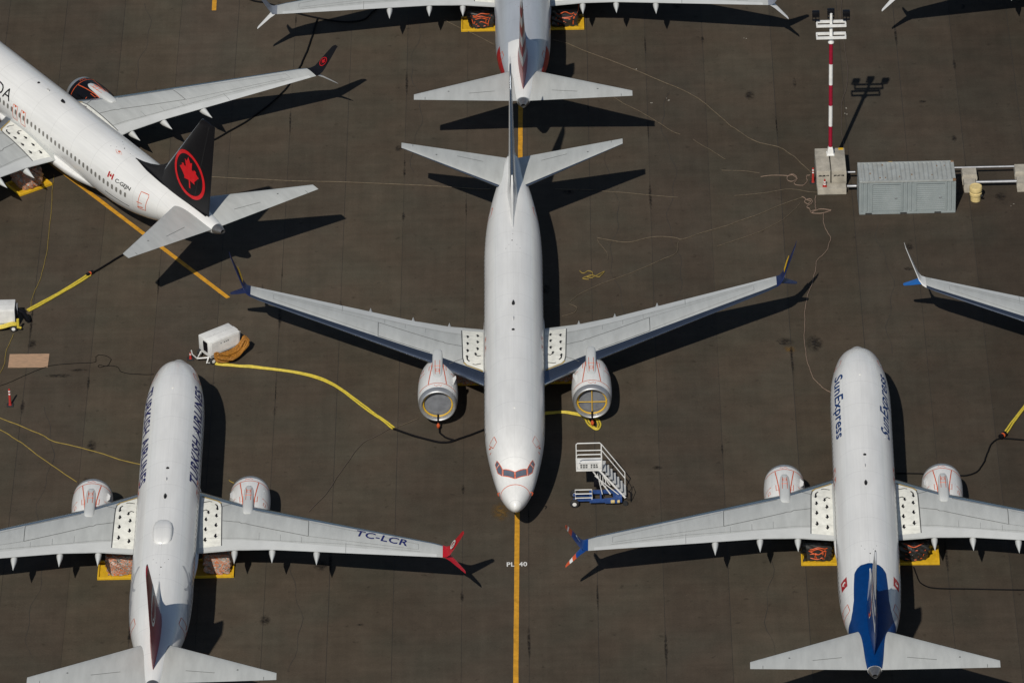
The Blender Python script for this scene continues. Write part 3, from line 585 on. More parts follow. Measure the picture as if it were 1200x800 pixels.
    if det:
        # cockpit windows with orange tape
        for q in (-1,1):
            front=[(1.39,q*1.5),(1.76,q*39.5),(2.05,q*35.5),(1.78,q*1.5)]; side=[(1.78,q*43),(2.13,q*58),(2.42,q*59.5),(2.43,q*44.5),(2.09,q*38.5)]; side2=[(2.13+.36,q*59.8),(2.74,q*60.5),(2.81,q*51.5),(2.49,q*45.5)]
            for pl in (front,side,side2):
                cs=sum(a for a,b in pl)/len(pl); cp=sum(b for a,b in pl)/len(pl)
                v2=[(a,b) for a,b in pl]; MB().decal(v2,[tuple(range(len(pl)))],lambda a,b: fsurf(a,b,.012),frange(1.4,2.8,.12),frange(-60,60,6)).build('cockpit_window',M['glass'],root,60)
            tp=MB(); tp.strip(fsurf,front,.05,.018,closed=True,step=.15); tp.strip(fsurf,[side[0],side[1],side2[1],side2[2],side[4]],.05,.018,closed=True,step=.15); tp.strip(fsurf,[side[2],side[3]],.05,.018,step=.15)
            tp.strip(fsurf,[(1.0,q*a) for a in range(0,95,6)]+[(.8,q*100)],.04,.012,step=.2)
            if cfg.get('tapedoor',True): tp.strip(fsurf,[(4.75,q*47),(4.1,q*43),(3.95,q*56),(4.6,q*68)],.05 if q>0 else .03,.012,closed=True,step=.2); tp.strip(fsurf,[(4.2,q*64),(4.45,q*72)],.10,.012); tp.strip(fsurf,[(3.9,q*66),(4.0,q*74)],.06,.012)
            tp.split('orange_tape',M['tape'],root,0)
            MB().tube([fsurf(1.2,q*84,.0),fsurf(1.15,q*84,.16),fsurf(.95,q*84,.17)],.03,6).build('pitot_probe',M['tape'],root)
        # cabin windows
        sides=cfg.get('winsides',(-1,1))
        for q in sides:
            for k in range(47):
                s=6.3+.508*k
                if cfg.get('smin',0)>s: continue
                z=3.80; cs=(z-3.55)/1.89
                sx=fw(s); ang=math.degrees(math.acos(cs))
                v2=[(.125*math.copysign(abs(math.cos(a))**.7,math.cos(a)),.185*math.copysign(abs(math.sin(a))**.7,math.sin(a))) for a in [2*math.pi*j/12 for j in range(12)]]
                key=('win',q)
                if 8.4<s<24.9 and key in _geo:
                    o=bpy.data.objects.new('cabin_window',_geo[key][0]); col.objects.link(o); o.parent=root; o.location=(0,-(s-_geo[key][1]),0)
                else:
                    o=MB().add([fsurf(s+a,q*(ang-math.degrees(b/1.88)),.008) for a,b in v2],[tuple(range(12))]).build('cabin_window',M['cabinglass'],root,0)
                    if 8.4<s<24.9: _geo[key]=(o.data,s)
        ex=MB()
        for q in (-1,1):
            for s in (15.85,16.87): ex.strip(fsurf,[(s-.27,q*(84-15)),(s+.27,q*(84-15)),(s+.27,q*(84+15)),(s-.27,q*(84+15))],.05,.010,closed=True,step=.15); ex.strip(fsurf,[(s-.1,q*71),(s+.1,q*71)],.09,.011)
            ex.strip(fsurf,[(31.15,q*56),(31.9,q*54),(32.0,q*60),(31.85,q*100),(31.1,q*100)],.05,.012,closed=True,step=.2); ex.strip(fsurf,[(30.95,q*84),(31.5,q*84)],.05,.013); ex.strip(fsurf,[(31.0,q*97),(31.6,q*94)],.07,.013)
        ex.split('orange_tape',M['tape'],root,0)
    if cfg.get('extra'): cfg['extra'](root,fi)
    if cfg.get('traylabel'):
        for sg in cfg['traylabel']:
            t=MB(); cx=sg*(2.95+cfg['tray'].get(sg,0)); x0,x1,y0,y1=cx-1.25,cx+1.25,-20.0,-18.1
            t.box(x0,x1,y0,y1,.02,.07); tr=t.build('wheel_tray',M['yellow'],None,0)
            for (a,b,c,d) in ((x0,x0+.1,y0,y1),(x1-.1,x1,y0,y1),(x0+.1,x1-.1,y0,y0+.1),(x0+.1,x1-.1,y1-.1,y1)): MB().box(a,b,c,d,.071,.19,.015).build('rim',M['yellow'],tr)
            tr.location=(cfg['x'],cfg['y'],0); tr.rotation_euler=(0,0,-R(cfg['h'])); tag(tr,cfg['traylabel'][sg],'tray','yellow trays under the main wheels')
    return root
# --- lettering along the fuselage: side +1 right, -1 left; s0 nose end, s1 tail end
def fus_text(root,body,side,s0,s1,ptop,pbot,m,name='lettering',shear=0.,bold=.0,space=1.0):
    L=s1-s0; H=R(pbot-ptop)*1.88
    v,f=fit2d(text2d(body,1,shear,bold,space),L,H)
    def fn(a,b):
        s=(s0+a) if side<0 else (s1-a)
        return fsurf(s,side*(pbot-math.degrees(b/1.88)),.010)
    return MB().decal(v,f,fn,frange(.4,L-.2,.5),frange(H*.1,H*.9,H*.12)).build(name,m,root,0)
def fus_patch(root,s0,s1,fa,fb,m,name,ns=40,np_=18,off=.006):
    mb=MB(); A=[]
    for s in frange(s0,s1,(s1-s0)/ns):
        for k in range(np_+1): A.append(fsurf(s,fa(s)+(fb(s)-fa(s))*k/np_,off))
    n=np_+1; mb.add(A,[(n*i+j,n*i+j+1,n*i+j+n+1,n*i+j+n) for i in range(ns) for j in range(np_)]); return mb.build(name,m,root,60)
def lin(T):
    def f(s):
        if s<=T[0][0]: return T[0][1]
        for a,b in zip(T,T[1:]):
            if s<=b[0]: return a[1]+(b[1]-a[1])*(s-a[0])/(b[0]-a[0])
        return T[-1][1]
    return f
def flag(root,s,deg,side,wd,ht,style):
    fp=lambda a,b: fsurf(s+a*(1 if side<0 else -1),side*(deg-math.degrees(b/1.88)),.010)
    fp2=lambda a,b: fsurf(s+a*(1 if side<0 else -1),side*(deg-math.degrees(b/1.88)),.014)
    if style=='maple':
        o=MB().decal([(-wd/2,-ht/2),(wd/2,-ht/2),(wd/2,ht/2),(-wd/2,ht/2)],[(0,1,2,3)],fp,(0,),(0,)).build('flag',M['walk'],root,0)
        mb=MB()
        for x0,x1 in ((-wd/2,-wd/4),(wd/4,wd/2)): mb.decal([(x0,-ht/2),(x1,-ht/2),(x1,ht/2),(x0,ht/2)],[(0,1,2,3)],fp2,(),(0,))
        mb.decal([(a*ht*.4,b*ht*.4) for a,b in LEAF],[tuple(range(len(LEAF)))],fp2); mb.build('flag_charge',M['red'],o,0)
    else:
        o=MB().decal([(-wd/2,-ht/2),(wd/2,-ht/2),(wd/2,ht/2),(-wd/2,ht/2)],[(0,1,2,3)],fp,(0,),(0,)).build('flag',M['red'],root,0)
        mb=MB(); a0=arc(-.05,0,ht*.27,40,320,14); a1=arc(.02,0,ht*.20,320,40,14); mb.decal([(a,b) for a,b in a0+a1],[tuple(range(len(a0+a1)))],fp2); mb.decal([(.17+.07*math.cos(R(72*k*2)),.07*math.sin(R(72*k*2))) for k in range(5)],[tuple(range(5))],fp2); mb.build('crescent',M['walk'],o,0)
# ------------------------------------------------------------------ the seven airliners
def solid(c,name,rough=.36): return mat(name,c,rough,spec=.3)
M['tred']=solid((.46,.010,.018),'winglet_red'); M['sblue']=band_mat('blue_winglet_orange_tip',(0,0,1,-3.0,1/3.4),[(0,(.6,.09,.02)),(.11,(.78,.78,.76)),(.145,(.6,.09,.02)),(.19,(.002,.045,.22)),(.70,(.50,.07,.02)),(.82,(.7,.7,.68)),(.86,(.50,.07,.02))])
M['cnavy']=solid((.012,.02,.075),'winglet_navy'); M['agrey']=solid((.22,.24,.28),'winglet_grey')
YB=solid((.68,.42,.02),'winglet_yellow'); WP=M['walk']
def winglet_map(sg,inb=True):
    # plane of the upper blade: y,z rise from (17.36,4.62) to (17.99,6.0)
    def f(a,b):
        t=(b-4.62)/1.38; y=17.36+.63*t; s=23.99+.60*t+a; return (sg*(y-.075 if inb else y+.075),-s,b+(.03 if inb else -.03))
    return f
def c_wemb(root,up,sg):
    v=[(-.33,4.55),(.1,4.55),(.33,4.9),(.30,5.25),(.12,5.3),(-.05,5.0)]; MB().decal(v,[tuple(range(6))],winglet_map(sg),(),frange(4.6,5.3,.12)).build('yellow_flash',YB,up,0)
def t_wemb(root,up,sg):
    v,f=ring2d(.20,.30,24); mb=MB(); fn=winglet_map(sg); mb.decal([(a,4.85+b*1.2) for a,b in v],f,fn); mb.decal([(a*.5+.12,4.85+b) for a,b in arc(0,0,.28,60,250,10)]+[(a*.5+.2,4.85+b) for a,b in arc(0,0,.22,250,60,10)],[tuple(range(22))],fn); mb.build('white_emblem',WP,up,0)
def k_wemb(root,up,sg):
    fn=winglet_map(sg); v,f=ring2d(.24,.29,28); mb=MB(); mb.decal([(a,4.85+b*1.15) for a,b in v],f,fn); mb.decal([(a*.2,4.87+b*.22) for a,b in LEAF],[tuple(range(len(LEAF)))],fn); mb.build('red_roundel',M['red'],up,0)
def s_wemb(root,up,sg):
    fn=winglet_map(sg); MB().decal([(a*.09-.1,4.95+b*.1) for a,b in arc(0,0,1,0,340,12)]+[],[tuple(range(13))],fn).decal([(-.02,4.5),(.03,4.5),(.02,4.85),(-.03,4.85)],[(0,1,2,3)],fn).build('white_emblem',WP,up,0)
def c_extra(root,fi): pass
def t_extra(root,fi):
    for sd in (1,-1): fus_text(root,'TURKISH AIRLINES',sd,5.7,16.6,45,70,M['navy'],shear=.12,bold=.026,space=1.06)
    ws=wing_surf(1); v,f=fit2d(text2d('TC-LCR',1,.25,.018,1.08),3.05,.68)
    def fn(a,b): return ws(21.12+.525*a-b,11.55+a,.025)
    MB().decal(v,f,fn,frange(.3,2.9,.3),(.2,.4,.55)).build('registration',M['navy'],root,0)
    rg=[]
    for s,wd,h in ((21.75,.12,.02),(21.85,.36,.10),(22.1,.52,.17),(22.6,.60,.23),(23.2,.60,.23),(23.8,.55,.17),(24.15,.42,.10),(24.3,.2,.02)):
        z0=5.36; rg.append([(wd*math.copysign(abs(math.cos(a))**.6,math.cos(a)),-s,z0+(h+.08)*abs(math.sin(a))**.7) for a in [math.pi*j/14 for j in range(15)]])
    MB().loft(rg,closed=False).build('satellite_radome',M['white'],root,60)
    gs=mat('grey_swirl_paint',(.42,.43,.45),.35)
    for sd in (1,-1):
        for j,(pts,wd) in enumerate((([(25.9,30),(26.4,42),(27.2,50),(28.6,56),(30,62)],.22),([(26.3,60),(27,52),(27.8,46),(28.2,38)],.16),([(27.0,68),(28.2,60),(29.8,66),(31,74)],.25),([(26.0,46),(26.5,56),(27.6,64)],.14),([(28.8,50),(29.8,56),(30.6,66)],.14))):
            MB().strip(fsurf,[(a,sd*(b+14)) for a,b in pts],wd,.008,step=.2).build('grey_swirl',gs,root,0)
        fs=fin_surf(sd); ms=(lambda fs,sd: (lambda a,b: fs(35.9-a*sd*-1 if False else 35.9+a,8.9+b,.008)))(fs,sd)
        v,f=ring2d(1.05,1.25,40); mb=MB(); mb.decal([(a,b) for a,b in v],f,ms); mb.decal(arc(0,0,1.05,20,200,20)+arc(.1,-.25,.85,200,20,20),[tuple(range(42))],ms); mb.decal(arc(.1,-.2,.7,190,330,14)+arc(.1,-.3,.5,330,190,14),[tuple(range(30))],ms); mb.build('fin_emblem',WP,fi,0)
def s_extra(root,fi):
    for sd in (1,-1):
        fus_text(root,'SunExpress',sd,5.9,13.1,36,67,M['blue'],shear=.28,bold=.018,space=1.03); flag(root,28.85,58,sd,1.0,.62,'crescent')
        fs=fin_surf(sd); mp=lambda a,b: fs(a,b,.008)
        og=M['tape']; MB().strip(fs,[(33.3,5.7),(34.2,6.0),(35.3,6.9),(36.0,8.2),(36.5,9.8)],.20,.010).build('orange_curve',og,fi,0)
        MB().strip(fs,[(33.8,5.75),(34.7,6.3),(35.6,7.3),(36.2,8.6),(36.7,9.9)],.22,.009).build('white_curve',WP,fi,0)
        v,f=fit2d(text2d('SunExpress',1,.2),2.4,.5)
        MB().decal([(a,b) for a,b in arc(35.0,9.4,.55,0,345,22)],[tuple(range(23))],mp).build('sun_emblem',WP,fi,0)
    b=lin([(27.85,3),(27.95,16),(28.2,24),(28.6,30),(30,34),(31.3,38),(32.2,46),(32.9,58),(33.2,80),(33.5,120),(34,179),(38,179)])
    fus_patch(root,27.85,38.08,lambda s:-b(s),b,M['blue'],'tail_patch',90,64,.03)
def a_extra(root,fi):
    b=lin([(30.75,34),(33,42),(35,60),(36.5,90),(38,120)]); fus_patch(root,30.75,38.05,lambda s:-b(s),b,M['white'],'tail_patch',60,40,.022)  # white patch round the fin base, wider towards the tail end
    fm=band_mat('flag_side_paint',(0,1,-.55,35.5,1/5.),[(0,(.36,.01,.02)),(.36,(.7,.7,.68)),(.44,(.36,.01,.02)),(.52,(.7,.7,.68)),(.58,(.36,.012,.02)),(.74,(.02,.05,.25))])
    for sd in (1,-1):
        a=lin([(30.1,72),(33.7,72)]); c=lin([(30.1,80),(30.6,105),(33.7,100)]); fus_patch(root,30.1,33.7,lambda s: sd*(62+4*(s-30.1)/3.6*2.2),lambda s: sd*110,M['red'],'flag_side_panel',16,8,.008)
def k_extra(root,fi):
    fus_text(root,'AIR CANADA',-1,6.4,15.05,48,72,M['black'],bold=.0); fus_text(root,'AIR CANADA',1,6.4,15.05,48,72,M['black'])
    for sd in (1,-1):
        flag(root,27.75,62.5,sd,.62,.40,'maple'); 
        fus_text(root,'C-GEJN',sd,28.35,30.1,60,71,M['black'],'registration',.12,.02) if sd<0 else fus_text(root,'C-GEJN',sd,28.35,30.1,60,71,M['black'],'registration',.12,.02)
        MB().strip(fsurf,[(27.2,sd*103),(30.0,sd*108)],.07,.010).build('small_print',M['line'],root,0)
        fs=fin_surf(sd); ms=lambda a,b: fs(35.28+(a if sd<0 else -a),7.55+b,.010)
        v,f=ring2d(1.47,1.72,60); MB().decal(v,f,ms,(),()).build('red_ring',RB,fi,0)
        MB().decal([(a*1.18,b*1.22+.12) for a,b in LEAF],[tuple(range(len(LEAF)))],ms).build('maple_leaf',RB,fi,0)
    b=lin([(28.35,1),(30,9),(32,13),(35,14),(37.0,14)]); fus_patch(root,28.35,37.0,lambda s:-b(s),b,M['black'],'tail_patch',30,8,.012)
    mb=MB(); mb.strip(fsurf,[(26.5,-14),(26.9,-10),(27.3,-14),(26.9,-18)],.03,.01,closed=True); mb.strip(fsurf,[(26.8,-13),(27.0,-13)],.1,.01); mb.build('sensor_marking',M['tape'],root,0)
RB=solid((.60,.012,.018),'roundel_red',.3)
TFIN=solid((.24,.008,.018),'fin_red'); KFIN=M['black']
SFIN=band_mat('blue_fin_bands',(0,-.55,1,-5.2+ .0-18.5+.0,1/8.0),[(0,(.001,.036,.17)),(.5,(.55,.56,.58)),(.60,(.001,.036,.17)),(.68,(.55,.56,.58)),(.78,(.001,.036,.17)),(.86,(.6,.61,.62))])
AFIN=band_mat('striped_fin',(0,.30,1,4.9,1/7.0),[(i/9,((.27,.02,.025) if i%2==0 else (.50,.50,.50))) for i in range(9)])
FLEET=[
 dict(x=-.018,y=-24.81,h=180.47,label='plain white airliner in the centre facing the camera, navy and yellow winglets',fin='white',wu='cnavy',wl='cnavy',wemb=c_wemb,extra=c_extra,tray={},wrap='plastic',
   traylabel={1:'yellow wheel tray under the central white airliner, on the left in the photo',-1:'yellow wheel tray under the central white airliner, on the right in the photo'}),
 dict(x=-20.99,y=-7.83,h=.52,label='white airliner at lower left with TURKISH AIRLINES lettering, red fin and red winglets',fin=TFIN,wu='tred',wl='tred',wemb=t_wemb,extra=t_extra,wrap='plastic',tray={1:-.25,-1:.15},
   traylabel={1:'yellow wheel tray under the right wing root of the red-finned airliner',-1:'yellow wheel tray under the left wing root of the red-finned airliner'}),
 dict(x=21.72,y=-8.12,h=1.645,label='white airliner at lower right with SunExpress lettering and blue tail',fin=SFIN,wu='sblue',wl='sblue',wemb=s_wemb,extra=s_extra,wrap='black',tray={1:.3,-1:-.3},
   traylabel={1:'yellow wheel tray under the right wing root of the blue-tailed airliner',-1:'yellow wheel tray under the left wing root of the blue-tailed airliner'}),
 dict(x=1.463,y=58.89,h=.52,label='silver airliner at the top with red and white striped fin',body='silver',nac='silver',fin=AFIN,wu='agrey',wl='white',extra=a_extra,wrap='black',tray={1:0,-1:.1},winsides=(),
   traylabel={1:'yellow wheel tray under the right wing root of the silver airliner',-1:'yellow wheel tray under the left wing root of the silver airliner'}),
 dict(x=-40.118,y=36.98,h=-33.894,label='white airliner at upper left with black fin bearing a red maple leaf roundel',fin=KFIN,dors=M['black'],darkfin=True,nac='black',wu='black',wl='white',wemb=k_wemb,extra=k_extra,wrap='plastic',tray={},smin=12,
   traylabel={-1:'yellow wheel tray under the left wing root of the black-finned airliner'}),
 dict(x=43.172,y=-25.47,h=180.03,label='airliner reaching in from the right edge with white and bright blue winglets',fin='white',wu='white',wl='brightblue',detail=False),
 dict(x=43.88,y=59.5,h=-.02,label='airliner at the top right corner, only its white winglet tip and shadow in view',fin='white',wu='white',wl='white',detail=False),
]
for c in FLEET: airliner(c)
# ------------------------------------------------------------------ light mast and its concrete blocks
def concrete_block(x0,x1,y0,y1,z0,z1,label,seed,name='concrete_block'):
    mb=MB(); mb.box(x0,x1,y0,y1,z0,z1,.04); rn=random.Random(seed)
    mb.v=[(a+rn.uniform(-.012,.012),b+rn.uniform(-.012,.012),c+(rn.uniform(-.01,.01) if c>z0+.06 else 0)) for a,b,c in mb.v]
    return tag(mb.build(name,M['concrete'],None,30),label,'concrete block','concrete blocks round the light mast')
b1=concrete_block(20.43,21.34,16.76,19.78,.0,1.3,'tall concrete block under the left half of the light mast foot',1); b2=concrete_block(21.41,22.40,16.74,19.78,.0,1.3,'tall concrete block under the right half of the light mast foot',2)
b3=concrete_block(20.44,22.36,15.86,16.70,0,.45,'low concrete block in front of the two tall mast blocks',3)
for b,x0,x1 in ((b1,20.5,21.3),(b2,21.5,22.3)):
    mb=MB(); rn=random.Random(x0)
    for k in range(3):
        cx=x0+.15+k*.24; mb.add([(cx-.12,16.735,.92+rn.uniform(-.05,.05)),(cx+.12,16.735,.92+rn.uniform(-.05,.05)),(cx+.09,16.735,1.02),(cx-.07,16.735,1.0)],[(0,1,2,3)])
    mb.build('dark_scrape',M['dark'],b,0)
MB().box(22.0,22.33,19.5,19.74,1.303,1.32).build('yellow_patch',M['yellow'],b2,0)
mx,my=21.44,18.94
mast=tag(empty('light_mast',(mx,my,1.3)),'red and white striped light mast with black floodlights on concrete blocks','light mast')
MB().loft([[(a,b,z) for a,b in ((-w_,-w_),(w_,-w_),(w_,w_),(-w_,w_))] for z,w_ in ((.02,.26),(.10,.26),(.11,.20),(.45,.18),(.62,.12))]).build('base_bracket',M['mastwhite'],mast,30)
zz=[.62+1.575*i for i in range(6)]
for i in range(5): MB().lathe([(zz[i],.13),(zz[i+1],.13)],(0,0,0),'z',14).build('pole_section',M['mastred'] if i%2==0 else M['mastwhite'],mast)
MB().lathe([(zz[5],.13),(zz[5]+.02,.2),(zz[5]+.12,.2),(zz[5]+.25,.12),(zz[5]+2.2,.08)],(0,0,0),'z',12).build('mast_head',M['mastwhite'],mast)
for z,y in ((9.05,-.3),(9.05,.28),(9.95,-.3),(9.95,.28)):
    MB().box(-.98,.98,y-.07,y+.07,z-.075,z+.075).build('cross_bar',M['mastwhite'],mast,0)
for z in (9.05,9.95):
    for x in (-.94,.94,0): MB().box(x-.05,x+.05,-.24,.22,z-.05,z+.05).build('side_bar',M['mastwhite'],mast,0)
for x,dy in ((-1.0,.1),(0,.35),(1.0,.1)):
    fl=MB().box(x-.24,x+.24,dy-.12,dy+.22,10.42,10.82,.04).build('floodlight',M['black'],mast,30)
    MB().tube([(x,dy+.05,10.0),(x,dy+.05,10.5)],.04,6).box(x-.23,x-.2,dy-.05,dy+.1,10.2,10.6).box(x+.2,x+.23,dy-.05,dy+.1,10.2,10.6).box(x-.23,x+.23,dy-.05,dy+.1,10.15,10.2).build('lamp_bracket',M['black'],fl,0)
def delineator(x,y,z,h,label,r=.07,stripes=True):
    o=tag(empty('delineator_post',(x,y,z)),label,'post','red marker posts')
    MB().box(-.22,.22,-.22,.22,0,.06,.015).build('base',M['rubber'],o); MB().lathe([(.06,r*1.5),(.12,r*1.1),(h*.97,r*.75),(h,r*.4)],(0,0,0),'z',12).build('tube',M['conered'],o)
    for k in range(2): MB().lathe([(h*(.66+.16*k),r*.92),(h*(.74+.16*k),r*.90)],(0,0,0),'z',12).build('reflective_band',M['linewhite'],o)
    return o
delineator(20.22,17.5,0,1.15,'red marker post with white bands left of the mast blocks',.075); delineator(-31.82,-7.77,0,1.25,'red marker post with white bands standing alone at the left edge',.075); delineator(-20.55,-2.75,0,.5,'small red marker beside the nose of the red-finned airliner')
o=tag(empty('striped_cone',(20.93,16.25,.455)),'small red and white striped cone on the low concrete block','cone')
MB().box(-.14,.14,-.14,.14,0,.03).build('base',M['conered'],o); MB().lathe([(.03,.11),(.5,.05),(.55,.03)],(0,0,0),'z',12).build('cone_body',M['conered'],o)
for k in range(2): MB().lathe([(.14+.16*k,.103-.02*k),(.23+.16*k,.092-.02*k)],(0,0,0),'z',12).build('reflective_band',M['linewhite'],o)
# ------------------------------------------------------------------ pipes and blocks beside the container
def pipe(x0,x1,y,z,r,label):
    mb=MB(); mb.tube([(x0,y,z),((x0+x1)/2,y+.01,z-.01),(x1,y,z)],r,10); return tag(mb.build('steel_pipe',M['galv']),label,'pipe','steel pipes along the container')
pipe(22.42,23.02,17.55,.72,.07,'short thin steel pipe between mast blocks and container, farther one'); pipe(22.40,23.02,16.1,.5,.10,'short thick steel pipe between mast blocks and container, nearer one')
pipe(29.5,38,17.85,.70,.07,'thin steel pipe right of the container, farther one'); pipe(30.95,38,16.25,.5,.10,'thick steel pipe right of the container, behind the cream drum')
def foot(x0,x1,y0,y1,z,label,seed): 
    mb=MB(); rn=random.Random(seed)
    mb.loft([[(x0+.06,y0+.0,0),(x1-.06,y0,0),(x1-.06,y1,0),(x0+.06,y1,0)],[(x0,y0,z*.7),(x1,y0,z*.7),(x1,y1,z*.7),(x0,y1,z*.7)],[(x0+.05,y0+.06,z),(x1-.05,y0+.06,z),(x1-.05,y1-.06,z),(x0+.05,y1-.06,z)]])
    return tag(mb.build('concrete_footing',M['concrete'],None,30),label,'concrete block','concrete footings of the pipes')
foot(30.05,31.08,16.75,17.75,.75,'concrete footing right of the container, farther of two',1); foot(30.1,30.96,15.75,16.65,.6,'concrete footing behind the cream drum',2); foot(33.55,34.9,16.9,18.0,.8,'concrete footing at the right edge, farther of two',3); foot(33.6,34.9,15.7,16.8,.62,'concrete footing at the right edge, nearer of two',4)
dr=tag(empty('plastic_drum',(30.82,14.75,0)),'cream plastic drum with a ringed lid right of the grey container','drum')
MB().lathe([(0,.30),(.02,.33),(.42,.345),(.45,.40),(.62,.41),(.65,.36),(.74,.36),(.77,.41),(1.02,.42),(1.06,.40)],(0,0,0),'z',24,True).build('drum_body',M['cream'],dr,35)
MB().lathe([(1.063,.40),(1.10,.39),(1.10,.33),(1.085,.32),(1.08,.05)],(0,0,0),'z',24).build('lid',M['cream'],dr,35); MB().box(.28,.44,-.40,-.30,.50,.60).build('latch',M['dark'],dr,0)
# ------------------------------------------------------------------ container
ct=tag(empty('shipping_container',(26.22,14.45,0)),'blue-grey shipping container with corrugated roof and two roll-up doors','container')
hx,hy,H=3.16,1.24,2.55
def corr_x(x0,x1,y,z0,z1,pitch,depth,out): # corrugated wall facing -y
    mb=MB(); xs=[];x=x0;k=0
    while x<x1-1e-6: xs.append((x,y+(0 if k%4 in (0,1) else depth)*out)); x+=pitch/4*(1.4 if k%2==0 else .6); k+=1
    xs.append((x1,xs[-1][1]))
    mb.add([(a,b,z) for a,b in xs for z in (z0,z1)],[(2*i,2*i+1,2*i+3,2*i+2) for i in range(len(xs)-1)]); return mb
MB().box(-hx+.06,hx-.06,-hy+.08,hy-.06,.18,H-.08).build('inner_box',M['contain'],ct,0)
for x0,x1 in ((-hx+.12,-2.35),(-.40,.55),(2.5,hx-.12)): corr_x(x0,x1,-hy+.03,.2,H-.14,.28,.045,1).build('front_panel',M['contain'],ct,0)
for x0 in (-2.30,.60):
    d=MB(); n=13
    for k in range(n):
        z0=.22+k*(1.95/n); d.add([(x0,-hy+.055,z0),(x0+1.85,-hy+.055,z0),(x0+1.85,-hy+.046,z0+.13),(x0,-hy+.046,z0+.13),(x0+1.85,-hy+.055,z0+.15),(x0,-hy+.055,z0+.15)],[(0,1,2,3),(3,2,4,5)])
    dd=d.build('roller_door',M['contain'],ct,0)
    for (a,b,c,e) in ((x0-.08,x0,.2,2.27),(x0+1.85,x0+1.93,.2,2.27),(x0-.08,x0+1.93,2.27,2.38)): MB().box(a,b,-hy-.0,-hy+.07,c,e).build('door_frame',M['contain'],dd,0)
    MB().box(x0+1.45,x0+1.62,-hy-.005,-hy+.03,1.18,1.24).build('door_handle',M['galv'],dd,0)
rf=MB(); ys=[]; x=-hx+.18;k=0; xs=[]
while x<hx-.18: xs.append((x,H-.055+(.05 if k%4 in (1,2) else 0))); x+=.075; k+=1
rf.add([(a,y,b) for a,b in xs for y in (-hy+.12,hy-.12)],[(2*i,2*i+1,2*i+3,2*i+2) for i in range(len(xs)-1)]); rf.build('corrugated_roof',M['containroof'],ct,0)
for (x0,x1,y0,y1,z0,z1) in ((-hx,hx,-hy,-hy+.12,H-.13,H-.012),(-hx,hx,hy-.12,hy,H-.13,H-.012),(-hx,-hx+.18,-hy+.12,hy-.12,H-.13,H-.02),(hx-.18,hx,-hy+.12,hy-.12,H-.13,H-.02),(-hx,hx,-hy,-hy+.1,.02,.18),(-hx,-hx+.11,-hy-.003,-hy+.12,.18,H-.13),(hx-.11,hx,-hy-.003,-hy+.12,.18,H-.13)):
    MB().box(x0,x1,y0,y1,z0,z1).build('frame_rail',M['contain'] if z1<H-.1 else M['containroof'],ct,0)
for x in (-hx+.09,hx-.09):
    for y in (-hy+.09,hy-.09): MB().box(x-.10,x+.10,y-.10,y+.10,H-.12,H+.005,.015).build('corner_casting',M['rust'] if x>0 else M['containroof'],ct,30)
for sg in (-1,1): MB().box(sg*hx-.02,sg*hx+.02,-hy+.05,hy-.05,.1,H-.1).build('end_wall',M['contain'],ct,0)
for x in (-2.55,-.25,2.0): MB().box(x-.22,x+.22,-hy-.006,-hy+.05,.03,.13).build('fork_pocket',M['dark'],ct,0)
rn=random.Random(4)
for k in range(9): 
    x=rn.uniform(-2.8,3.0); y=rn.uniform(-1.0,1.0); MB().box(x-.04,x+.04,y-.05,y+.05,H-.03,H+.006).build('rust_spot',M['rust'],ct,0)
sp=tag(empty('cable_spool',(25.3,16.6,0)),'yellow cable spool showing behind the grey container','spool')
MB().lathe([(1.6,.42),(1.66,.45),(1.72,.45),(1.78,.42)],(0,0,0),'z',24).build('flange',M['yellow'],sp); MB().lathe([(.06,.25),(1.6,.25)],(0,0,0),'z',16).build('drum',M['yellow'],sp); MB().lathe([(0,.42),(.06,.42)],(0,0,0),'z',24).build('flange',M['yellow'],sp)
# ------------------------------------------------------------------ ground carts
def cart(loc,rz,L,W,label,hose=None):
    o=tag(empty('ground_air_cart',loc,rz),label,'cart','white ground support carts')
    MB().box(-L/2,L/2,-W/2,W/2,.55,1.6,.05).build('cabinet',M['offwhite'],o,30)
    MB().box(-L/2+.1,L/2-.1,-W/2+.1,W/2-.1,.36,.548).build('chassis',M['offwhite'],o,0)
    p=MB().box(-L/2+.12,L/2-.12,-W/2-.012,-W/2+.02,.68,1.5,.008).build('side_panel',M['offwhite'],o,0)
    MB().box(-.35,-.28,-W/2-.02,-W/2,1.24,1.3).box(-.10,.0,-W/2-.02,-W/2,1.24,1.31).box(.06,.13,-W/2-.02,-W/2,1.25,1.31).box(.18,.28,-W/2-.02,-W/2,1.25,1.32).build('panel_stencil',M['line'],p,0)
    MB().box(-L/2+.1,L/2-.1,-.006,.006,1.601,1.606).build('roof_seam',M['faint'],o,0)
    for sx in (-1,1):
        for sy in (-1,1):
            w_=MB().lathe([(-.08,.13),(-.08,.20),(-.05,.235),(.05,.235),(.08,.20),(.08,.13)],(sx*(L/2-.14),sy*(W/2+.06),.235),'y',18).build('wheel',M['rubber'],o); MB().lathe([(-.09,.12),(.09,.12)],(sx*(L/2-.14),sy*(W/2+.06),.235),'y',12).build('hub',M['offwhite'],o)
    return o
ca=math.atan2(1.37,1.88); g1=cart((-18.68,-2.22,0),ca,2.33,1.30,'white ground cart draped with a coil of orange-brown hose')
MB().tube([(-1.17,-.35,.9),(-1.19,-.35,1.4),(-1.19,.05,1.4),(-1.17,.05,.9)],.035,6).box(-1.20,-1.165,-.36,.06,.75,1.45).build('air_outlet',M['black'],g1)
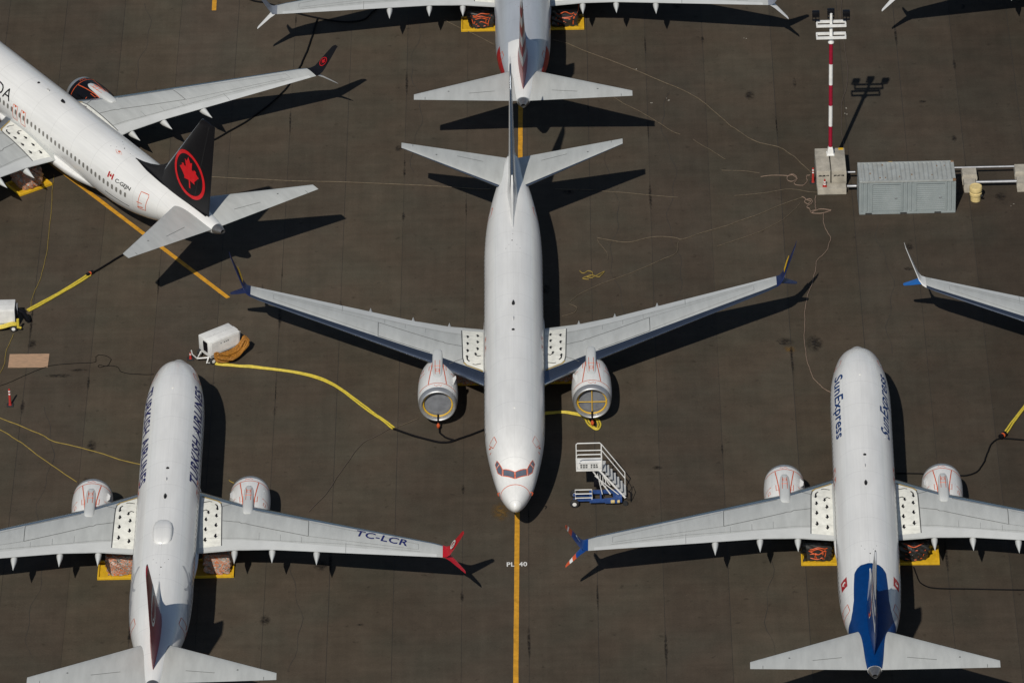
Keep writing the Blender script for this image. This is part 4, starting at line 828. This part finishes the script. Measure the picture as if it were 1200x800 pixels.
MB().tube([(-1.15,-.45,.42),(-1.75,0,.35),(-1.15,.45,.42)],.05,6).tube([(-1.75,0,.35),(-2.05,.1,.75),(-2.1,.1,1.05)],.04,6).tube([(-1.2,-.5,.5),(-1.45,-.62,.2),(-1.2,-.62,.12)],.05,6).build('tow_bar',M['offwhite'],g1)
MB().box(1.16,1.36,-.15,.35,1.3,1.42,.02).tube([(1.17,-.3,1.35),(1.4,-.3,1.3),(1.4,-.3,.9)],.04,6).build('bracket',M['offwhite'],g1)
hc=tag(empty('hose_coil',(-18.50,-2.13,0),ca),'thick coil of orange-brown ribbed hose hung on the white cart','hose')
for k in range(9):
    rn=random.Random(k); y=-.76-.075*(k%4); d=.05*(k%5); e=rn.uniform(-.06,.06)
    pts=[(1.12+e,y,1.24-d),(1.30-.05*(k%3)+e,y-.12,1.0-d*1.6),(1.1-.16*k*.6,y-.16-.03*k,.62-.03*k),(.35-.08*k,y-.20-.05*k,.26+.02*k),(-.45+e,y-.22-.04*k,.12+.045*k),(-.95+e,y-.16-.02*k,.16+.06*k),(-1.12+e,y-.04,.42+.04*k),(-.90+e,y,.62+.02*k),(-.35,y-.02,.58-.03*k),(.25+.05*k,y-.02,.60-.03*k),(.8+e,y,.86-d),(1.10+e,y,1.22-d)]
    sp=smooth_path(pts,14); MB().tube(sp,[.050+.013*((i//1)%2) for i in range(len(sp))],7).build('hose_loop',M['orange_hose'],hc,30)
g2=cart((-33.15,1.80,0),0,2.5,1.32,'white ground cart cut by the left edge with yellow hoses along its side')
MB().box(1.25,1.30,-.5,.5,.6,1.5).build('black_end_panel',M['black'],g2,0); q=[(1.36,.22+.30*math.cos(a),1.15+.34*math.sin(a)) for a in [2*math.pi*i/20 for i in range(20)]]; MB().tube(q,.05,6,closed=True).build('outlet_ring',M['galv'],g2)
MB().tube([(1.3,.22,1.1),(1.7,.2,.9),(2.0,.15,.3)],.17,10).build('outlet_duct',M['black'],g2)
hz=tag(empty('hose_bundle',(-33.15,1.80,0)),'yellow hoses slung along the side of the left edge cart','hose')
for k in range(4): MB().tube(smooth_path([(-1.4,-.74-.03*k,.72-.08*k),(-.6,-.78-.03*k,.50-.05*k),(.3,-.80-.03*k,.52-.05*k),(1.0,-.78-.02*k,.72-.06*k),(1.32,-.76,.66-.05*k)],6),.055,7).build('hose_run',M['yellow_hose'],hz,40)
MB().tube([(1.42,-.74,.95),(1.42,-.76,.3)],.09,8).tube([(1.36,-.8,.4),(1.6,-.76,.3)],.08,8).build('hose_coupling',M['yellow_hose'],hz)
# ------------------------------------------------------------------ boarding stairs
st=tag(empty('passenger_stairs',(0,0,0)),'white mobile boarding stairs on a blue wheeled chassis near the central nose','stairs')
MB().box(4.55,6.55,-20.95,-20.8,.30,.50).box(4.55,6.55,-19.95,-19.8,.30,.50).box(4.55,4.75,-20.8,-19.95,.30,.50).box(6.0,6.55,-20.8,-19.95,.30,.52).box(5.2,5.3,-20.8,-19.95,.32,.48).box(3.55,4.55,-20.72,-20.58,.28,.42).box(3.55,4.55,-20.17,-20.03,.28,.42).box(5.5,6.3,-20.98,-20.83,.26,.56).build('chassis',M['stairblue'],st,0)
MB().tube([(3.68,-20.86,.62),(4.72,-20.86,.62),(4.72,-19.95,.62),(3.68,-19.95,.62)],.035,6,closed=True).tube([(3.68,-20.4,.62),(4.72,-20.4,.62)],.035,6).tube([(3.7,-20.86,.3),(3.7,-20.86,.62)],.03,6).tube([(4.7,-20.86,.3),(4.7,-20.86,.62)],.03,6).build('guard_rail',M['offwhite'],st)
for x,y in ((3.62,-20.95),(3.66,-19.85)):
    w_=MB().lathe([(-.1,.14),(-.1,.24),(-.06,.28),(.06,.28),(.1,.24),(.1,.14)],(x,y,.28),'y',18).build('wheel',M['rubber'],st); MB().lathe([(-.11,.13),(.11,.13)],(x,y,.28),'y',12).build('hub',M['offwhite'],st)
for x,y in ((6.75,-20.85),(6.75,-19.85)): MB().lathe([(-.08,.1),(-.08,.15),(.08,.15),(.08,.1)],(x,y,.15),'y',14).build('caster_wheel',M['rubber'],st)
MB().box(5.85,6.1,-21.05,-20.88,.3,.5,.03).box(6.25,6.42,-21.03,-20.88,.3,.48,.03).build('jack_box',M['cream'],st)
pz=2.42
MB().box(3.76,5.36,-20.42,-19.12,pz-.14,pz,.01).build('platform',M['offwhite'],st,0)
sx0,sz0,sx1,sz1=5.36,pz,6.78,.32; n=7
for y in (-20.40,-19.15):
    MB().add([(sx0-.22,y-.03,sz0-.12),(sx0-.10,y-.03,sz0-.10),(sx1+.04,y-.03,sz1-.03),(sx1-.06,y-.03,sz1-.08)]+[(sx0-.22,y+.03,sz0-.12),(sx0-.10,y+.03,sz0-.10),(sx1+.04,y+.03,sz1-.03),(sx1-.06,y+.03,sz1-.08)],[(0,1,2,3),(4,5,6,7),(0,1,5,4),(1,2,6,5),(2,3,7,6),(3,0,4,7)]).build('stringer',M['offwhite'],st,0)
for k in range(n):
    t=(k+.6)/n; x=sx0+(sx1-sx0)*t; z=sz0+(sz1-sz0)*t; MB().box(x-.14,x+.12,-20.35,-19.20,z-.035,z).box(x-.14,x-.125,-20.35,-19.20,z,z+.14).build('tread',M['grip'],st,0)
for y in (-20.42,-19.13):
    mb=MB()
    if y>-20:
        for h_ in (.98,.55): mb.tube([(sx0,y,sz0+h_),(sx1,y,sz1+h_)],.032,6)
        for t in (0,1): x=sx0+(sx1-sx0)*t; z=sz0+(sz1-sz0)*t; mb.tube([(x,y,z),(x,y,z+.98)],.028,6)
    else: mb.tube([(sx0-.45,y+.02,sz0-.5),(sx1-.22,y+.02,sz1-.02)],.032,6)
    mb.build('handrail' if y>-20 else 'lower_beam',M['offwhite'],st)
    MB().tube([(3.80,y,pz),(3.80,y,pz+1.0),(3.88,y,pz+1.08),(5.26,y,pz+1.08),(5.34,y,pz+1.0),(5.34,y,pz)],.035,6).tube([(3.80,y,pz+.55),(5.34,y,pz+.55)],.03,6).build('platform_rail',M['offwhite'],st)
pn=MB().box(3.85,5.30,-20.45,-20.425,pz+.06,pz+.46).build('sign_panel',M['offwhite'],st,0)
mb=MB(); rn=random.Random(5)
for k in range(7):
    if k==3: continue
    for r_ in range(2): mb.box(4.02+.16*k,4.02+.16*k+.11+rn.uniform(-.02,.02),-20.457,-20.451,pz+.12+.15*r_,pz+.24+.15*r_)
mb.split('panel_slot',M['line'],pn)
MB().box(3.98,5.15,-20.455,-20.451,pz+.43,pz+.445).build('sign_line',M['line'],pn,0)
mb=MB()
for y in (-20.3,-19.3): mb.tube([(4.75,y,pz-.15),(5.85,y,.5)],.045,6); mb.tube([(5.1,y,1.85),(5.35,y,.5)],.03,6)
for t in (.15,.3,.45,.6,.75): mb.tube([(4.75+1.1*t,-20.3,pz-.15-1.77*t),(4.75+1.1*t,-19.3,pz-.15-1.77*t)],.03,6)
mb.build('support_strut',M['offwhite'],st)
MB().box(4.85,5.2,-19.5,-19.2,.5,1.0,.03).build('power_unit',M['black'],st)
MB().tube([(sx1+.05,-20.5,.25),(7.1,-20.6,.3),(7.2,-20.2,.8),(6.95,-19.9,1.2),(6.85,-19.9,.5)],.025,6).tube([(7.1,-20.6,.1),(7.1,-20.0,.4),(6.9,-19.6,.3)],.025,6).build('tow_hook',M['black'],st)
# ------------------------------------------------------------------ plywood
pw=MB().box(-1.27,1.27,-.80,.80,.004,.03); pw=tag(pw.build('plywood_sheet',M['ply'],None,0),'weathered pinkish plywood sheet lying flat at the left','plywood sheet'); pw.location=(-30.9,-2.52,.006); pw.rotation_euler=(0,0,R(-1.2))
# ------------------------------------------------------------------ hoses, cables and cords on the asphalt
CORDS=[
 ('yellow_hose','yellow_hose','pair of yellow hoses snaking from the hose coil towards the central airliner',0.06,2,'hose',[(-18.95, -3.45), (-18.09, -3.66), (-17.16, -3.85), (-16.35, -3.98), (-13.89, -4.7), (-11.98, -5.7), (-10.61, -7.27), (-9.24, -9.24), (-8.38, -10.37), (-7.57, -11.55)]),
 ('black_cable','black_cable','black duct lying under the nose of the central airliner',0.07,1,'cable',[(-7.57, -11.65), (-6.02, -12.66), (-4.95, -13.2), (-4.31, -13.37), (-3.72, -13.15), (-2.81, -12.6), (-1.63, -11.85)]),
 ('black_cable','black_cable','short black branch cable under the left engine of the central airliner',0.06,1,'cable',[(-4.68, -11.63), (-4.63, -12.22), (-4.31, -12.73), (-3.72, -13.15)]),
 ('yellow_hose','yellow_hose','yellow hose looping under the right engine of the central airliner',0.06,2,'hose',[(1.61, -10.3), (2.31, -10.18), (3.23, -10.17), (4.19, -10.51), (4.5, -10.92), (4.8, -11.73), (5.22, -12.2), (5.35, -11.46), (4.93, -10.64)]),
 ('yellow_hose','yellow_hose','straight fat yellow hose leading from the left edge cart',0.07,2,'hose',[(-31.23, 3.49), (-30.07, 4.71), (-28.75, 6.13), (-27.43, 7.77)]),
 ('black_cable','black_cable','black duct running on from the left yellow hose to the black-finned airliner',0.07,1,'cable',[(-27.43, 7.77), (-26.73, 8.54), (-25.99, 9.42), (-25.02, 10.56), (-23.68, 12.23)]),
 ('thin_yellow_cord','thin_yellow','thin yellow cord hanging down from the black-finned airliner to the left cart',0.022,1,'cord',[(-30.35, 20.81), (-30.33, 18.02), (-30.31, 13.62), (-30.44, 9.3), (-30.77, 6.64), (-31.03, 5.28), (-31.07, 3.8)]),
 ('thin_yellow_cord','thin_yellow','thin yellow cord passing the plywood sheet at the left edge',0.022,1,'cord',[(-32.02, 0.71), (-32.37, -1.14), (-32.48, -3.18), (-32.76, -4.19)]),
 ('thin_yellow_cord','thin_yellow','upper thin yellow cord running to the red-finned airliner fuselage',0.03,1,'cord',[(-32.5, -9.15), (-31.27, -10.1), (-29.88, -11.15), (-28.93, -12.08), (-27.83, -12.62), (-26.3, -13.37), (-24.94, -14.22), (-23.31, -15.07)]),
 ('thin_yellow_cord','thin_yellow','lower thin yellow cord running to the left engine of the red-finned airliner',0.03,1,'cord',[(-32.43, -10.54), (-31.52, -11.48), (-30.61, -12.6), (-28.91, -14.83), (-27.23, -16.85)]),
 ('black_cable','black_cable','thin black cable with a loop between plywood and red-finned airliner',0.018,1,'cable',[(-32.69, -5.52), (-31.96, -5.04), (-31.02, -4.27), (-29.7, -3.3), (-28.08, -2.97), (-26.72, -2.92), (-26.59, -2.21), (-26.32, -2.02), (-25.76, -2.35), (-25.64, -2.76), (-25.89, -3.37), (-26.38, -3.24), (-26.31, -3.55), (-25.89, -3.37), (-25.23, -3.5), (-24.93, -4.12), (-24.38, -4.35), (-23.67, -4.48), (-22.85, -4.52)]),
 ('tan_cord','tan_cable','long thin tan cord crossing left of the central tail',0.028,1,'cord',[(-19.89, 20.0), (-17.38, 19.66), (-15.1, 19.33), (-11.11, 18.93), (-6.57, 18.39), (-2.88, 17.78), (-1.18, 17.54)]),
 ('tan_cord','tan_cable','thin tan cord just right of the central tail',0.02,1,'cord',[(3.06, 17.4), (5.32, 17.19), (6.73, 16.91), (8.7, 16.48), (11.23, 15.93)]),
 ('tan_cord','tan_cable','thin tan cord left of the silver airliner tail',0.025,1,'cord',[(-4.22, 40.66), (-2.75, 39.14), (-0.71, 37.01)]),
 ('tan_cord','tan_cable','long curved tan cord from the silver airliner to the light mast',0.03,1,'cord',[(3.3, 37.54), (4.28, 36.9), (6.01, 35.39), (8.31, 33.51), (10.58, 31.41), (12.32, 29.82), (13.64, 27.9), (14.72, 25.78), (15.37, 24.72), (16.62, 23.07), (18.12, 22.21), (18.88, 21.27), (19.46, 20.23), (20.13, 18.75)]),
 ('tan_cord','tan_cable','thin tan cord below the right stabiliser of the silver airliner',0.022,1,'cord',[(7.05, 29.71), (8.17, 28.27), (9.57, 26.71), (10.95, 24.81), (11.62, 24.21)]),
 ('tan_cord','tan_cable','short faint tan cord between silver airliner and mast blocks',0.02,1,'cord',[(12.45, 23.49), (13.44, 22.2), (14.53, 20.79)]),
 ('tan_cord','tan_cable','wavy tan cord running from the mast blocks towards the central fuselage',0.025,1,'cord',[(5.75, 11.03), (6.86, 10.55), (7.97, 10.39), (9.39, 10.98), (10.78, 10.81), (11.33, 10.57), (12.48, 11.28), (13.9, 11.97), (14.76, 12.48), (16.5, 13.6), (18.53, 15.05), (19.58, 15.66)]),
 ('tan_cord','tan_cable','tan cord ending in a squiggle behind the central right wing',0.022,1,'cord',[(3.22, 1.36), (4.0, 1.74), (4.23, 2.36), (3.75, 3.01), (4.49, 4.03), (5.61, 5.04), (7.87, 6.53), (9.86, 8.05), (10.83, 8.87), (11.04, 10.26)]),
 ('tan_cord','tan_cable','short tan cord just above the yellow rope tangle',0.022,1,'cord',[(5.75, 10.82), (5.95, 10.05), (6.32, 9.17), (6.35, 7.88)]),
 ('tan_cord','tan_cable','lower straight tan cord fanning out from the mast blocks',0.018,1,'cord',[(13.53, 9.61), (14.79, 10.31), (16.4, 11.32), (17.57, 12.35), (18.46, 13.41), (19.26, 14.91)]),
 ('tan_cord','pink_cable','short pale cord left of the round coil by the mast',0.025,1,'cord',[(16.81, 18.34), (17.56, 18.53), (18.69, 18.37)]),
 ('tan_cord','tan_cable','faint tan cord farthest left of the round coil by the mast',0.018,1,'cord',[(14.19, 19.35), (15.6, 19.18), (16.72, 18.9)]),
 ('tan_cord','tan_cable','middle cord fanning out from the mast blocks',0.018,1,'cord',[(14.9, 15.98), (17.18, 16.32), (18.61, 16.7), (19.72, 16.32), (20.45, 16.18)]),
 ('tan_cord','pink_cable','long pale cord winding from the mast to the blue-tailed airliner nose',0.024,1,'cord',[(20.71, 13.52), (20.68, 11.78), (21.0, 10.46), (20.84, 9.39), (20.56, 8.43), (20.02, 7.6), (19.77, 6.01), (19.47, 4.43), (19.06, 2.66), (18.83, 0.26), (18.69, -2.53), (18.75, -4.68), (18.99, -6.52), (19.47, -7.76), (20.02, -8.49)]),
 ('cord_coil','pink_cable','round coil of pale cord left of the mast blocks',0.026,1,'cord',[(18.51, 18.26), (18.81, 18.58), (19.14, 18.35), (19.06, 17.79), (18.66, 17.7), (18.51, 18.15), (18.86, 18.47), (19.18, 18.01), (18.98, 17.35), (19.25, 17.12), (19.65, 17.21), (19.85, 17.76), (19.82, 18.32), (20.05, 18.42)]),
 ('cord_coil','pink_cable','loose heap of pale cord below the mast blocks',0.03,1,'cord',[(19.41, 15.67), (19.62, 15.33), (19.94, 14.99), (19.7, 14.67), (19.55, 15.11), (19.9, 15.32), (20.05, 14.87), (19.68, 14.34), (19.84, 14.0), (19.93, 13.56), (20.28, 13.87), (20.57, 13.97), (21.23, 13.83), (20.77, 13.52), (20.15, 13.44), (19.88, 13.67), (20.23, 13.98), (20.21, 14.64), (20.32, 15.74)]),
 ('rope_tangle','thin_yellow','tangle of yellow rope on the asphalt right of the central fuselage',0.03,1,'rope',[(4.49, 6.9), (4.76, 6.57), (5.1, 6.87), (5.37, 6.43), (4.97, 6.13), (5.3, 6.01), (5.64, 6.31), (6.1, 6.72), (5.75, 6.1), (5.2, 6.33), (4.69, 5.93), (5.08, 5.81)]),
 ('black_cable','black_cable','black cable from the right engine of the blue-tailed airliner',0.05,1,'cable',[(27.54, -18.47), (27.96, -18.49), (28.57, -18.13), (28.99, -17.37), (29.33, -16.31), (29.62, -15.25), (29.99, -14.58), (30.43, -14.3)]),
 ('black_cable','black_cable','short black cable leaving by the right edge',0.05,1,'cable',[(30.43, -14.3), (30.85, -14.42), (32.06, -14.67)]),
 ('yellow_hose','yellow_hose','short yellow hose at the right edge',0.06,2,'hose',[(30.55, -14.11), (31.19, -12.66), (32.4, -10.22)]),
 ('black_cable','black_cable','short black cable between blue-tailed airliner and its right engine',0.04,1,'cable',[(23.6, -18.02), (25.18, -18.18), (25.49, -18.29)]),
 ('black_cable','black_cable','black cable behind the right wing of the blue-tailed airliner',0.04,1,'cable',[(24.06, -28.47), (24.2, -29.59), (24.51, -30.43), (25.41, -30.84), (27.97, -31.03), (30.79, -31.24)]),
 ('black_cable','black_cable','black cable under the left wing of the silver airliner',0.06,1,'cable',[(-18.01, 44.34), (-17.29, 43.82), (-16.33, 43.41), (-14.58, 42.11), (-12.97, 41.25), (-11.31, 40.63), (-9.83, 40.8), (-9.13, 41.98), (-8.48, 43.04)]),
 ('black_cable','black_cable','black cable from the silver airliner to the black fin, passing under a wing',0.06,1,'cable',[(-12.97, 41.19), (-13.14, 39.99), (-13.41, 37.96), (-13.79, 35.84), (-14.17, 34.2), (-14.95, 31.66), (-15.96, 29.61), (-17.54, 27.26), (-19.0, 25.61), (-19.89, 24.62)]),
 ('brown_cord','brown_cable','thin brown cord beside the light mast',0.022,1,'cord',[(23.48, 42.26), (23.2, 39.25), (23.25, 36.85), (23.32, 33.88), (23.21, 30.59), (22.72, 28.06), (22.48, 24.63), (22.52, 22.12)]),
 ('thin_yellow_cord','thin_yellow','tiny bit of yellow cord by the right engine of the red-finned airliner',0.03,1,'cord',[(-17.78, -17.05), (-17.46, -17.45)]),
 ('brown_cord','brown_cable','faint brown cord trailing towards the red-finned airliner right wing',0.02,1,'cord',[(-7.52, -11.31), (-8.69, -12.44), (-9.49, -13.2), (-10.54, -15.61), (-11.57, -18.47), (-12.75, -20.82)]),
 ('tan_cord','tan_cable','faint tan cord between yellow hoses and the left engine of the central airliner',0.02,1,'cord',[(-7.46, -11.51), (-6.82, -11.04), (-6.02, -10.48)]),
]
for ci,(nm,mk,lab,r,cnt,cat_) in enumerate([c[:6] for c in CORDS]):
    pts=CORDS[ci][6]; base=smooth_path([(a,b,0) for a,b in pts],6,.02 if r<.04 else .012); z0=r+.004+.0008*ci
    if cnt==1: o=MB().tube([(p.x,p.y,z0) for p in base],r,6).build(nm,M[mk],None,60)
    else:
        o=empty(nm,(base[0].x,base[0].y,0)); b0=base[0]
        for q in (-.55,.55):
            P=[]
            for i,p in enumerate(base):
                t=(base[min(i+1,len(base)-1)]-base[max(i-1,0)]).normalized(); w_=q*2*r*(1+.25*math.sin(i*.5+q)); P.append((p.x-t.y*w_-b0.x,p.y+t.x*w_-b0.y,z0+(.01 if q>0 else 0)))
            MB().tube(P,r,8).build('hose_line',M[mk],o,60)
    tag(o,lab,cat_,'hoses and cables on the asphalt')
for (x,y,r) in ((30.5,-14.2,.16),(-7.57,-11.6,.10),(-27.43,7.8,.16)):
    pass
def coupling(x,y,r,lab,rz=0):
    o=tag(empty('hose_coupling',(x,y,0),rz),lab,'coupling','hose couplings'); MB().lathe([(-.28,r*.7),(-.26,r),(-.1,r),(-.08,r*.8),(.08,r*.8),(.1,r),(.26,r),(.28,r*.7)],(0,0,r+.03),'x',14).build('sleeve',M['black'],o); MB().lathe([(-.05,r*.95),(.05,r*.95)],(0,0,r+.03),'x',14).build('clamp',M['tape'],o)
coupling(30.5,-14.2,.17,'black coupling joining yellow and black hoses near the right edge',R(50)); coupling(-27.4,7.8,.13,'black coupling where the left yellow hose meets the black duct',R(48))
